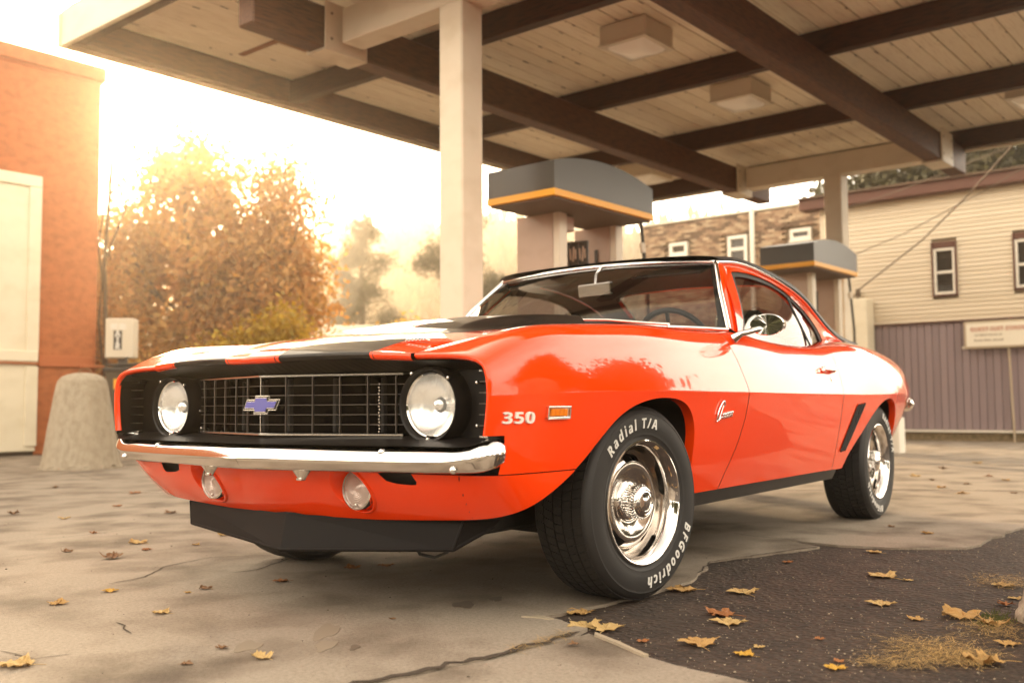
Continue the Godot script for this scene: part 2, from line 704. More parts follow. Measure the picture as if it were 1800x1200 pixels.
	for k in 3:
		mat("purple%d" % k, [lin(0.235, 0.175, 0.180), lin(0.222, 0.166, 0.170), lin(0.25, 0.187, 0.190)][k], 0.75)
	m = mat("roof_shingle", Color.WHITE, 0.9)
	tri_map(m, noise_tex(19, CE, 0.05, 2, [0.0, 1.0], [lin(0.06, 0.035, 0.022), lin(0.22, 0.14, 0.09)]), 1.2)
	m = mat("brown_trim", lin(0.10, 0.038, 0.022), 0.7)
	m = mat("white_trim", lin(0.74, 0.68, 0.58), 0.5)
	m = mat("window_pane", lin(0.035, 0.028, 0.022), 0.08)
	m = mat("foundation", Color.WHITE, 0.95)
	tri_map(m, noise_tex(20, S, 0.03, 4, [0.2, 0.5, 0.9], [lin(0.07, 0.06, 0.025), lin(0.19, 0.135, 0.075), lin(0.28, 0.21, 0.13)]), 0.9)
	m = mat("brick", Color.WHITE, 0.9)
	m.vertex_color_use_as_albedo = true
	m = mat("mortar", lin(0.20, 0.145, 0.095), 1.0)
	m = mat("sign_face", lin(0.74, 0.67, 0.54), 0.5)
	m = mat("sign_red", lin(0.42, 0.14, 0.08), 0.6)
	m = mat("sign_text", lin(0.30, 0.24, 0.18), 0.6)
	m = mat("post_metal", lin(0.45, 0.36, 0.25), 0.5, 0.3)
	m = mat("dumpster_green", lin(0.055, 0.038, 0.02), 0.55)
	m = mat("wire", lin(0.12, 0.08, 0.05), 0.7)
	m = mat("old_wall", lin(0.42, 0.36, 0.28), 0.9)
	# plants
	m = mat("bark", Color.WHITE, 0.95)
	tri_map(m, noise_tex(21, S, 0.05, 4, [0.2, 0.8], [lin(0.05, 0.034, 0.02), lin(0.15, 0.105, 0.065)]), 1.5)
	for k in [["gold_leaf", lin(0.92, 0.66, 0.26), lin(1.0, 0.76, 0.32)], ["amber_leaf", lin(0.86, 0.57, 0.24), lin(1.0, 0.66, 0.28)], ["yellow_leaf", lin(0.80, 0.60, 0.10), lin(0.95, 0.70, 0.10)], ["olive_leaf", lin(0.075, 0.065, 0.018), lin(0.12, 0.10, 0.02)], ["pine_needle", lin(0.06, 0.055, 0.022), lin(0.07, 0.06, 0.02)], ["green_leaf", lin(0.05, 0.06, 0.018), lin(0.09, 0.1, 0.02)]]:
		m = mat(k[0], k[1], 0.6)
		m.backlight_enabled = true
		m.backlight = k[2]
		m.vertex_color_use_as_albedo = true
	m = mat("far_wood", lin(0.11, 0.075, 0.04), 0.9)
	m.vertex_color_use_as_albedo = true
	for k in [["dry_leaf0", lin(0.50, 0.31, 0.11)], ["dry_leaf1", lin(0.58, 0.41, 0.17)], ["dry_leaf2", lin(0.36, 0.15, 0.05)], ["dry_leaf3", lin(0.24, 0.13, 0.06)], ["dry_leaf4", lin(0.60, 0.36, 0.05)]]:
		m = mat(k[0], k[1], 0.75)
		m.backlight_enabled = true
		m.backlight = k[1] * 0.6
		tri_map(m, noise_tex(22, S, 0.03, 3, [0.15, 0.45], [Color(0.62, 0.5, 0.42), Color(1, 1, 1)], 256), 14.0, false)
	m = mat("straw", Color.WHITE, 0.8)
	m.vertex_color_use_as_albedo = true
	m = mat("moss", lin(0.10, 0.11, 0.03), 0.9)
	# car
	m = mat("car_paint", lin(0.90, 0.050, 0.001), 0.12, 0.0, 0.22)
	m.clearcoat_enabled = true
	m.clearcoat = 0.88
	m.clearcoat_roughness = 0.01
	m = mat("car_black", lin(0.012, 0.009, 0.008), 0.45, 0.0, 0.2)
	m.clearcoat_enabled = true
	m.clearcoat = 0.4
	m.clearcoat_roughness = 0.02
	m = mat("car_satin_black", lin(0.014, 0.012, 0.011), 0.4, 0.0, 0.4)
	m = mat("car_matt_black", lin(0.014, 0.012, 0.011), 0.8)
	m = mat("nose_black", lin(0.011, 0.009, 0.0085), 0.38, 0.0, 0.35)
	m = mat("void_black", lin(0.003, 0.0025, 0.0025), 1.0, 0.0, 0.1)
	m = mat("dim_steel", lin(0.17, 0.145, 0.13), 0.35, 1.0)
	m = mat("spoiler_black", lin(0.009, 0.0075, 0.0075), 0.5, 0.0, 0.25)
	relief(m, fine, 0.03)
	m = mat("vinyl", lin(0.035, 0.026, 0.022), 0.42)
	relief(m, grain_h, 0.06)
	m = mat("chrome", lin(0.86, 0.84, 0.82), 0.035, 1.0)
	m = mat("worn_chrome", lin(0.80, 0.77, 0.74), 0.10, 1.0)
	m = mat("brushed_steel", lin(0.62, 0.58, 0.54), 0.25, 1.0)
	m = mat("lamp_reflector", lin(0.93, 0.91, 0.88), 0.22, 1.0)
	m = mat("tyre_rubber", lin(0.019, 0.017, 0.016), 0.62)
	relief(m, fine, 0.05)
	m = mat("tyre_white", lin(0.72, 0.70, 0.66), 0.6)
	m = mat("glass", Color(0.05, 0.055, 0.05, 0.42), 0.02)
	m.transparency = BaseMaterial3D.TRANSPARENCY_ALPHA
	m = mat("lens_glass", Color(0.97, 0.97, 0.95, 0.16), 0.03)
	m.transparency = BaseMaterial3D.TRANSPARENCY_ALPHA
	m = mat("amber_lens", lin(0.75, 0.20, 0.01), 0.15)
	m = mat("parking_lens", lin(0.50, 0.40, 0.36), 0.2, 0.4)
	m = mat("emblem_blue", lin(0.075, 0.07, 0.33), 0.2)
	m = mat("seat_vinyl", lin(0.02, 0.017, 0.016), 0.5)
	m = mat("dash_black", lin(0.018, 0.015, 0.014), 0.5)
	m = mat("steering_rim", lin(0.02, 0.02, 0.02), 0.35)
	m = mat("red_lens", lin(0.35, 0.015, 0.01), 0.15)
	m = mat("wheel_dark", lin(0.03, 0.027, 0.025), 0.5, 0.5)
	m = mat("wheel_silver", lin(0.72, 0.68, 0.64), 0.13, 1.0)
	m = mat("inner_fender", lin(0.02, 0.012, 0.01), 0.85)

# ------------------------------------------------------------------ the car (x to its left, z forward, origin under the front axle)
const CAR_Z := [0.852, 0.70, 0.40, 0.0, -0.40, -0.75, -1.3, -1.95, -2.4, -2.75, -3.1, -3.45, -3.72]
const CAR_SX := [
	[0.80, 0.83, 0.85, 0.862, 0.862, 0.862, 0.866, 0.868, 0.868, 0.868, 0.85, 0.81, 0.74],
	[0.845, 0.872, 0.893, 0.905, 0.905, 0.904, 0.903, 0.902, 0.905, 0.905, 0.885, 0.845, 0.77],
	[0.859, 0.888, 0.914, 0.929, 0.929, 0.928, 0.926, 0.924, 0.929, 0.931, 0.914, 0.869, 0.795],
	[0.863, 0.893, 0.921, 0.938, 0.937, 0.935, 0.933, 0.931, 0.936, 0.939, 0.92, 0.875, 0.80],
	[0.863, 0.892, 0.919, 0.932, 0.930, 0.928, 0.926, 0.925, 0.931, 0.935, 0.916, 0.87, 0.796],
	[0.856, 0.882, 0.904, 0.913, 0.909, 0.906, 0.903, 0.902, 0.912, 0.918, 0.896, 0.85, 0.777],
	[0.832, 0.855, 0.871, 0.876, 0.870, 0.864, 0.860, 0.860, 0.878, 0.883, 0.860, 0.82, 0.755],
	[0.75, 0.77, 0.78, 0.79, 0.80, 0.83, 0.835, 0.83, 0.825, 0.805, 0.785, 0.755, 0.71],
	[0.60, 0.622, 0.645, 0.67, 0.70, 0.80, 0.80, 0.78, 0.70, 0.66, 0.65, 0.64, 0.62]]
const CAR_SY := [
	[0.40, 0.36, 0.32, 0.318, 0.318, 0.318, 0.318, 0.316, 0.318, 0.35, 0.43, 0.545, 0.61],
	[0.50, 0.47, 0.45, 0.45, 0.45, 0.45, 0.45, 0.45, 0.45, 0.47, 0.52, 0.60, 0.65],
	[0.60, 0.60, 0.62, 0.655, 0.66, 0.66, 0.66, 0.66, 0.66, 0.655, 0.655, 0.66, 0.68],
	[0.665, 0.67, 0.68, 0.686, 0.686, 0.686, 0.685, 0.685, 0.686, 0.69, 0.695, 0.70, 0.71],
	[0.70, 0.71, 0.715, 0.712, 0.712, 0.712, 0.712, 0.712, 0.715, 0.72, 0.73, 0.735, 0.74],
	[0.742, 0.785, 0.81, 0.815, 0.81, 0.81, 0.81, 0.81, 0.82, 0.83, 0.83, 0.82, 0.80],
	[0.773, 0.838, 0.885, 0.908, 0.908, 0.905, 0.893, 0.90, 0.925, 0.925, 0.905, 0.87, 0.83],
	[0.788, 0.853, 0.90, 0.925, 0.935, 0.928, 0.912, 0.925, 0.965, 0.97, 0.95, 0.915, 0.87],
	[0.789, 0.828, 0.868, 0.90, 0.925, 0.935, 0.918, 0.935, 0.985, 0.99, 0.975, 0.945, 0.90]]
const RAIL_Z := [-1.21, -1.384, -1.66, -2.04, -2.30, -2.46, -2.61, -2.72, -2.95]
const RAIL_X := [0.602, 0.607, 0.612, 0.62, 0.635, 0.65, 0.67, 0.685, 0.70]
const RAIL_Y := [1.283, 1.30, 1.293, 1.247, 1.175, 1.095, 1.025, 0.992, 0.975]
const MIRROR_X := Transform3D(Basis(Vector3(-1, 0, 0), Vector3(0, 1, 0), Vector3(0, 0, 1)), Vector3.ZERO)
var side_x := []
var side_y := []
var hood_c: NS
var hood_rise: NS
var rail_x: NS
var rail_y: NS

func section(z: float) -> Array:
	var p := []
	for k in 9:
		p.append(Vector3(side_x[k].at(z), side_y[k].at(z), 0))
	return p

func section_point(p: Array, v: float) -> Vector3:
	if v < 0.3:
		return bspline([p[0], p[1], p[2], p[3]], v / 0.3)
	return bspline([p[3], p[4], p[5], p[6], p[7], p[8]], (v - 0.3) / 0.7)

func side_at(z: float, y: float) -> Vector3:      # the point of the left body side at this length and height
	var p := section(z)
	var lo := 0.0
	var hi := 0.85
	for i in 24:
		var m := (lo + hi) * 0.5
		if section_point(p, m).y < y:
			lo = m
		else:
			hi = m
	var q := section_point(p, lo)
	return Vector3(q.x, y, z)

func side_frame(z: float, y: float, push := 0.0) -> Transform3D:   # facing out of the left side: x to the rear, y up
	var a := side_at(z, y)
	var dz := (side_at(z - 0.03, y) - side_at(z + 0.03, y)).normalized()
	var dy := (side_at(z, y + 0.02) - side_at(z, y - 0.02)).normalized()
	var out := dz.cross(dy).normalized()
	var up := out.cross(dz).normalized()
	return Transform3D(Basis(dz, up, out), a + out * push)

func lip_z(x: float) -> float:
	return 0.948 - 0.145 * (sqrt(x * x + 0.0012) - 0.02)

func hood_y(x: float, z: float) -> float:
	var xe: float = side_x[8].at(z)
	var ye: float = side_y[8].at(z)
	var s := clampf(absf(x) / xe, 0.0, 1.0)
	var yc := hood_c.at(z + 0.1 * absf(x))
	var y := lerpf(yc, ye, pow(s, 2.4))
	var k := smoothstep(0.385, 0.315, absf(x))
	if z > -0.475:
		y += hood_rise.at(z) * k
	return y

func both(mb: MB) -> MB:
	var o := MB.new()
	o.add(mb)
	o.add(mb, MIRROR_X)
	return o

func mirrored(mb: MB) -> MB:
	var o := MB.new()
	o.add(mb, MIRROR_X)
	return o

func pair(called: String, mb: MB, m: Material, parent: Node) -> Array:
	return [part(called, mb, m, parent), part(called, mirrored(mb), m, parent)]

func build_car() -> void:
	for k in 9:
		side_x.append(NS.new(CAR_Z, CAR_SX[k]))
		side_y.append(NS.new(CAR_Z, CAR_SY[k]))
	hood_c = NS.new([0.97, 0.945, 0.92, 0.88, 0.80, 0.60, 0.36, 0.04, -0.47, -0.75], [0.785, 0.797, 0.811, 0.826, 0.847, 0.879, 0.907, 0.938, 0.962, 0.968])
	hood_rise = NS.new([0.9, 0.46, 0.36, 0.25, 0.10, -0.1, -0.3, -0.6], [0.0, 0.0, 0.004, 0.021, 0.036, 0.045, 0.049, 0.05])
	rail_x = NS.new(RAIL_Z, RAIL_X)
	rail_y = NS.new(RAIL_Z, RAIL_Y)
	var car := thing("muscle_car", "glossy orange muscle car with black hood stripes and vinyl roof, parked at the filling station", "car", Vector3(-0.2631, 0, -3.8074), -0.6226)
	car_body(car)
	car_hood(car)
	car_nose(car)
	car_house(car)
	car_trim(car)
	car_inside(car)
	car_wheels(car)

func front_arch() -> PackedVector2Array:
	return smooth_poly([Vector2(0.80, 0.22), Vector2(0.715, 0.315), Vector2(0.60, 0.377), Vector2(0.462, 0.452), Vector2(0.351, 0.538), Vector2(0.270, 0.596), Vector2(0.19, 0.632), Vector2(0.10, 0.653), Vector2(0.0, 0.663), Vector2(-0.115, 0.659), Vector2(-0.20, 0.637), Vector2(-0.255, 0.597), Vector2(-0.285, 0.545), Vector2(-0.297, 0.48), Vector2(-0.303, 0.40), Vector2(-0.306, 0.25), Vector2(-0.306, 0.12), Vector2(0.3, 0.05)], 4)

func rear_arch() -> PackedVector2Array:
	return smooth_poly([Vector2(-2.02, 0.22), Vector2(-2.09, 0.318), Vector2(-2.17, 0.395), Vector2(-2.33, 0.49), Vector2(-2.47, 0.575), Vector2(-2.60, 0.636), Vector2(-2.73, 0.666), Vector2(-2.84, 0.660), Vector2(-2.935, 0.625), Vector2(-2.995, 0.565), Vector2(-3.03, 0.48), Vector2(-3.045, 0.38), Vector2(-3.05, 0.2), Vector2(-2.6, 0.05)], 4)

func door_front(y: float) -> float:
	return lerp_list([0.30, 0.348, 0.48, 0.58, 0.65, 0.71, 0.80, 0.874, 0.95], [-0.585, -0.60, -0.69, -0.735, -0.748, -0.745, -0.715, -0.69, -0.685], y)

func door_rear(y: float) -> float:
	return lerp_list([0.30, 0.55, 0.77, 0.95], [-1.925, -1.95, -1.97, -1.985], y)

func car_body(car: Node3D) -> void:
	var cols := []
	var z := 0.852
	while z > -3.72:
		cols.append(z)
		var step := 0.02
		if z > 0.6 or (z < -3.0):
			step = 0.018
		z -= step
	cols.append(-3.72)
	var vs := []
	for i in 15:
		vs.append(0.3 * pow(i / 15.0, 0.8))
	for i in 41:
		vs.append(0.3 + 0.7 * pow(i / 40.0, 1.25))
	var P := []
	# rolled front edge of the fender first
	var p0 := section(0.852)
	for roll in [[-0.012, 0.017], [-0.002, 0.0145], [0.003, 0.009], [0.004, 0.004]]:
		for v in vs:
			var a := section_point(p0, v)
			var t := (section_point(p0, minf(v + 0.02, 1.0)) - section_point(p0, maxf(v - 0.02, 0.0))).normalized()
			var inw := Vector3(-t.y, t.x, 0)
			P.append(a + inw * roll[1] + Vector3(0, 0, 0.852 + roll[0]))
	for zz in cols:
		var p := section(zz)
		for v in vs:
			var a := section_point(p, v)
			P.append(Vector3(a.x, a.y, zz))
	var sh := Sheet.new()
	sh.setup(P, cols.size() + 4, vs.size())
	var fa := front_arch()
	var ra := rear_arch()
	var f_arch := func(q: Vector3) -> float: return 1.0 if q.z < -0.6 or q.y > 0.75 else poly_dist(fa, Vector2(q.z, q.y))
	var r_arch := func(q: Vector3) -> float: return 1.0 if q.z > -1.8 or q.y > 0.75 else poly_dist(ra, Vector2(q.z, q.y))
	var g := 0.0028
	var f_fender := func(q: Vector3) -> float: return q.z - door_front(q.y) - g
	var f_fender_low := func(q: Vector3) -> float: return maxf(q.y - 0.4535, 0.1 - q.z)
	var f_door_a := func(q: Vector3) -> float: return door_front(q.y) - g - q.z
	var f_door_b := func(q: Vector3) -> float: return q.z - door_rear(q.y) - g
	var f_quarter := func(q: Vector3) -> float: return door_rear(q.y) - g - q.z
	var mb := MB.new()
	sh.cut(mb, [f_fender, f_fender_low, f_arch, func(q: Vector3) -> float: return maxf(q.y - 0.560, 0.786 - q.z)])
	pair("fender", mb, M.car_paint, car)
	mb = MB.new()
	sh.cut(mb, [f_door_a, f_door_b])
	var doors := pair("door", mb, M.car_paint, car)
	mb = MB.new()
	sh.cut(mb, [f_quarter, r_arch])
	pair("quarter_panel", mb, M.car_paint, car)
	mb = MB.new()
	sh.cut(mb, [f_arch, r_arch, func(q: Vector3) -> float: return 0.80 - q.z, func(q: Vector3) -> float: return maxf(q.y - 0.47, 0.1 - q.z)], -0.014)
	pair("inner_shell", mb, M.car_matt_black, car)
	# lips of the wheel openings and the dark wells behind them
	for arch in [fa, ra]:
		var lip := MB.new()
		var well := MB.new()
		var k: int = arch.size()
		for i in k - 1:
			var a: Vector2 = arch[i]
			var b: Vector2 = arch[i + 1]
			if minf(a.y, b.y) < 0.30:
				continue
			if a.x > 0.462 and a.y < 0.46:
				continue
			var pa := side_at(a.x, a.y)
			var pb := side_at(b.x, b.y)
			lip.quad(pa, pb, pb + Vector3(-0.035, 0, 0), pa + Vector3(-0.035, 0, 0))
		for i in k:
			var a: Vector2 = arch[i]
			var b: Vector2 = arch[(i + 1) % k]
			if minf(a.y, b.y) < 0.30 or a.x > 0.60 or b.x > 0.60:
				continue
			var c := Vector2(0.1 if a.x > -1.0 else -2.7, 0.35)
			a = c + (a - c) * 1.06
			b = c + (b - c) * 1.06
			var wa := side_at(a.x, clampf(a.y, 0.33, 0.8)).x - 0.03
			var wb := side_at(b.x, clampf(b.y, 0.33, 0.8)).x - 0.03
			well.quad(Vector3(wa, a.y, a.x), Vector3(wb, b.y, b.x), Vector3(0.5, b.y, b.x), Vector3(0.5, a.y, a.x))
			well.tf(Vector3(0.5, a.y, a.x), Vector3(0.5, b.y, b.x), Vector3(0.5, 0.25, c.x))
		pair("wheel_opening_lip", lip, M.car_paint, car)
		pair("inner_fender", well, M.inner_fender, car)
	# black rocker panel under the doors
	mb = MB.new()
	for e in [[0.852, 0.316, 0.846, 0.268], [0.846, 0.268, 0.78, 0.255]]:
		mb.quad(Vector3(e[0], e[1], -0.30), Vector3(e[0], e[1], -2.06), Vector3(e[2], e[3], -2.0), Vector3(e[2], e[3], -0.33))
	mb.quad(Vector3(0.852, 0.316, -0.30), Vector3(0.846, 0.268, -0.33), Vector3(0.6, 0.268, -0.33), Vector3(0.6, 0.316, -0.30))
	pair("rocker_panel", mb, M.car_satin_black, car)
	mb = MB.new()
	mb.box(X(Vector3(0, 0.285, -1.2)), Vector3(1.5, 0.05, 1.75), 0.01)
	mb.box(X(Vector3(0, 0.40, 0.15)), Vector3(0.95, 0.22, 0.9), 0.02)
	mb.box(X(Vector3(0, 0.33, -2.75)), Vector3(1.3, 0.06, 0.07), 0.02)
	mb.box(X(Vector3(0, 0.45, -2.75)), Vector3(0.98, 0.1, 1.7), 0.02)
	for s in [-1.0, 1.0]:
		mb.tube([Vector3(s * 0.35, 0.22, 0.05), Vector3(s * 0.72, 0.20, 0.0)], 0.022)
		mb.box(X(Vector3(s * 0.45, 0.27, 0.3)), Vector3(0.08, 0.09, 0.8), 0.01)
	part("underbody", mb, M.car_matt_black, car)
	# tail: deck, rear panel
	var D := []
	for i in 40:
		var zz := -2.42 - 1.30 * i / 39.0
		var e := section_point(section(zz), 1.0)
		for j in 31:
			var s := -1.0 + 2.0 * j / 30.0
			D.append(Vector3(e.x * s, e.y + 0.022 * (1.0 - s * s), zz - 0.03 * (1.0 - s * s) * smoothstep(-3.4, -3.72, zz)))
	mb = MB.new()
	mb.grid(D, 40, 31)
	part("deck_lid", mb, M.car_paint, car)
	D = []
	var pe := section(-3.72)
	for i in 25:
		var a := section_point(pe, i / 24.0)
		for j in 21:
			var s := -1.0 + 2.0 * j / 20.0
			D.append(Vector3(a.x * s, a.y + (0.022 * (1.0 - s * s) if i == 24 else 0.0), -3.72 - 0.03 * (1.0 - s * s)))
	mb = MB.new()
	mb.grid(D, 25, 21)
	part("tail_panel", mb, M.car_paint, car)
	mb = MB.new()
	mb.box(X(Vector3(0.55, 0.745, -3.752)), Vector3(0.32, 0.075, 0.03), 0.008)
	pair("tail_lamp", mb, M.red_lens, car)
	# rear bumper, chrome, wrapped round the corner
	mb = MB.new()
	bumper_bar(mb, [[0.0, -3.86, 0.68, 0.585], [0.4, -3.855, 0.68, 0.585], [0.68, -3.835, 0.68, 0.585], [0.765, -3.80, 0.68, 0.585], [0.815, -3.73, 0.675, 0.592], [0.832, -3.64, 0.66, 0.605]])
	part("rear_bumper", both(mb), M.worn_chrome, car)
	# vents on the quarter panel: three black louvre strips
	var vent := PackedVector2Array([Vector2(-2.185, 0.632), Vector2(-2.335, 0.642), Vector2(-2.085, 0.408), Vector2(-1.985, 0.402)])
	mb = MB.new()
	sh.cut(mb, [func(q: Vector3) -> float: return -poly_dist(vent, Vector2(q.z, q.y)) if q.z < -1.9 and q.z > -2.5 else -1.0], 0.003)
	var vents := pair("quarter_vent", mb, M.car_satin_black, car)
	for sd in 2:
		for k in 3:
			mb = MB.new()
			var pts := []
			for t in 6:
				var f := t / 5.0
				var qa := vent[0].lerp(vent[1], 0.2 + 0.3 * k)
				var qb := vent[3].lerp(vent[2], 0.2 + 0.3 * k)
				var q := qa.lerp(qb, f)
				pts.append(side_at(q.x, q.y) + Vector3(0.004, 0, 0))
			mb.tube(pts, 0.006, 5)
			part("louvre", mb if sd == 0 else mirrored(mb), M.car_matt_black, vents[sd])
	# door furniture
	for sd in 2:
		var flip := func(b: MB) -> MB: return b if sd == 0 else mirrored(b)
		var fr := side_frame(-1.79, 0.80, 0.0)
		mb = MB.new()
		mb.box(fr * X(Vector3(0, 0, 0.022)), Vector3(0.15, 0.020, 0.014), 0.006)
		mb.box(fr * X(Vector3(-0.062, 0, 0.010)), Vector3(0.026, 0.026, 0.02), 0.006)
		mb.box(fr * X(Vector3(0.060, 0, 0.010)), Vector3(0.034, 0.030, 0.022), 0.008)
		part("door_handle", flip.call(mb), M.chrome, doors[sd])
		mb = MB.new()
		mb.lathe(side_frame(-1.83, 0.758) * Transform3D(Basis(Vector3.RIGHT, PI / 2), Vector3.ZERO), [Vector2(0.012, 0.0), Vector2(0.012, 0.003), Vector2(0.0, 0.004)], 14)
		part("door_lock", flip.call(mb), M.chrome, doors[sd])
	# chrome mirror on the driver's door: stalk and rounded head
	mb = MB.new()
	var base := Vector3(0.868, 0.90, -0.755)
	mb.tube([base, base + Vector3(0.03, 0.02, -0.01), base + Vector3(0.075, 0.036, -0.06), base + Vector3(0.10, 0.048, -0.12)], [0.020, 0.013, 0.010, 0.014], 10)
	var mr := part("wing_mirror", mb, M.chrome, doors[0])
	mb = MB.new()
	var head := Transform3D(Basis(Vector3.UP, 0.12) * Basis(Vector3.RIGHT, -PI / 2), base + Vector3(0.105, 0.056, -0.125))
	var mprof := [Vector2(0.0, 0.062), Vector2(0.018, 0.058), Vector2(0.038, 0.044), Vector2(0.052, 0.022), Vector2(0.060, -0.008), Vector2(0.062, -0.045), Vector2(0.058, -0.05), Vector2(0.0, -0.046)]
	mb.lathe(head * Transform3D(Basis.from_scale(Vector3(1.12, 1, 0.70)), Vector3.ZERO), mprof, 36)
	part("mirror_head", mb, M.chrome, mr)

func bumper_bar(mb: MB, path: Array) -> void:   # half a bumper: rows of x, z, top, bottom
	var xs := []
	var zs := []
	var yt := []
	var yb := []
	var sn := []
	var acc := 0.0
	for i in path.size():
		if i > 0:
			acc += Vector2(path[i][0] - path[i - 1][0], path[i][1] - path[i - 1][1]).length()
		sn.append(acc)
		xs.append(path[i][0])
		zs.append(path[i][1])
		yt.append(path[i][2])
		yb.append(path[i][3])
	var fx := NS.new(sn, xs)
	var fz := NS.new(sn, zs)
	var ft := NS.new(sn, yt)
	var fb := NS.new(sn, yb)
	var front: float = signf(path[0][1])
	var prof := [[-0.06, 0.99], [-0.02, 1.0], [-0.008, 0.985], [0.001, 0.93], [0.008, 0.80], [0.0145, 0.60], [0.0165, 0.52], [0.016, 0.45], [0.012, 0.36], [0.002, 0.14], [-0.004, 0.04], [-0.014, 0.0], [-0.05, 0.0]]
	var P := []
	var n := 70
	for i in n:
		var s := acc * i / (n - 1.0)
		var d := Vector2(fx.at(s + 0.004) - fx.at(s - 0.004), fz.at(s + 0.004) - fz.at(s - 0.004)).normalized()
		var o := Vector2(-d.y, d.x) * front
		if o.y * front < 0.0 and o.x < 0.0:
			o = -o
		var tip := smoothstep(acc, acc - 0.022, s)
		for pr in prof:
			var y := lerpf(fb.at(s), ft.at(s), 0.5 + (pr[1] - 0.5) * (0.72 + 0.28 * tip))
			var dd: float = pr[0] * (0.4 + 0.6 * tip)
			P.append(Vector3(fx.at(s) + o.x * dd, y, fz.at(s) + o.y * dd))
	mb.grid(P, n, prof.size())

func car_hood(car: Node3D) -> void:
	var nt := 84
	var ns := 131
	var P := []
	var ss := []
	for j in ns:
		ss.append(-1.0 + 2.0 * j / (ns - 1.0))
	for roll in [[-0.04, -0.023], [-0.012, -0.0225], [-0.001, -0.0185], [0.004, -0.011], [0.0045, -0.005]]:
		for s in ss:
			var x: float = s * 0.597
			P.append(Vector3(x, hood_y(x, lip_z(x)) + roll[1], lip_z(x) + roll[0]))
	for i in nt:
		var t := pow(i / (nt - 1.0), 1.35)
		for s in ss:
			var x: float = s * 0.597
			var z := lerpf(lip_z(x), -0.47, t)
			x = s * (side_x[8].at(z) - 0.004)
			z = lerpf(lip_z(x), -0.47, t)
			P.append(Vector3(x, hood_y(x, z), z))
	var sh := Sheet.new()
	sh.setup(P, nt + 5, ns)
	var main := func(q: Vector3) -> float: return 0.5 * (0.458 - 0.125) - absf(absf(q.x) - 0.5 * (0.458 + 0.125))
	var line := func(q: Vector3) -> float: return 0.0035 - minf(absf(absf(q.x) - 0.471), absf(absf(q.x) - 0.112))
	var mb := MB.new()
	sh.cut(mb, [func(q: Vector3) -> float: return -main.call(q), func(q: Vector3) -> float: return -line.call(q)])
	var hood := part("hood", mb, M.car_paint, car)
	for sd in [1.0, -1.0]:
		mb = MB.new()
		sh.cut(mb, [main, func(q: Vector3) -> float: return q.x * sd])
		part("hood_stripe", mb, M.car_black, hood)
		mb = MB.new()
		sh.cut(mb, [line, func(q: Vector3) -> float: return q.x * sd])
		part("pinstripe", mb, M.car_black, hood)
	# open rear end of the cowl scoop
	mb = MB.new()
	for j in 40:
		var x0 := -0.37 + 0.74 * j / 40.0
		var x1 := -0.37 + 0.74 * (j + 1) / 40.0
		mb.quad(Vector3(x0, hood_y(x0, -0.47), -0.47), Vector3(x1, hood_y(x1, -0.47), -0.47), Vector3(x1, hood_y(x1, -0.48) - 0.002, -0.47), Vector3(x0, hood_y(x0, -0.48) - 0.002, -0.47))
	part("scoop_opening", mb, M.car_matt_black, hood)
	# cowl between hood and windscreen
	P = []
	for i in 14:
		for j in 61:
			var s := -1.0 + 2.0 * j / 60.0
			var z1 := -0.60 - 0.36 * s * s
			var z := lerpf(-0.478, z1, i / 13.0)
			var xe: float = side_x[8].at(z) - 0.003
			var x := s * xe
			P.append(Vector3(x, lerpf(hood_c.at(-0.5), side_y[8].at(z), pow(absf(s), 2.4)) - 0.006 * sin(PI * i / 13.0), z))
	mb = MB.new()
	mb.grid(P, 14, 61)
	part("cowl_panel", mb, M.car_paint, car)
	# small chrome badge on the hood with a red line
	mb = MB.new()
	var by := hood_y(0.515, 0.745)
	var slope := atan2(hood_y(0.515, 0.72) - hood_y(0.515, 0.77), 0.05)
	var bx := Transform3D(Basis(Vector3.UP, 0.0) * Basis(Vector3.RIGHT, slope), Vector3(0.515, by + 0.006, 0.745))
	mb.box(bx, Vector3(0.088, 0.006, 0.012), 0.002)
	mb.box(bx * X(Vector3(0.0, 0.003, -0.010)), Vector3(0.062, 0.007, 0.010), 0.002)
	mb.box(bx * X(Vector3(-0.004, 0.004, -0.019)), Vector3(0.03, 0.007, 0.008), 0.002)
	for k in 6:
		mb.box(bx * X(Vector3(-0.036 + 0.0145 * k, 0.004, 0.0)), Vector3(0.007, 0.008, 0.016), 0.002)
	part("hood_badge", mb, M.chrome, hood)

func grille_z(x: float) -> float:
	return 0.897 - 0.30 * (sqrt(x * x + 0.0004) - 0.02)

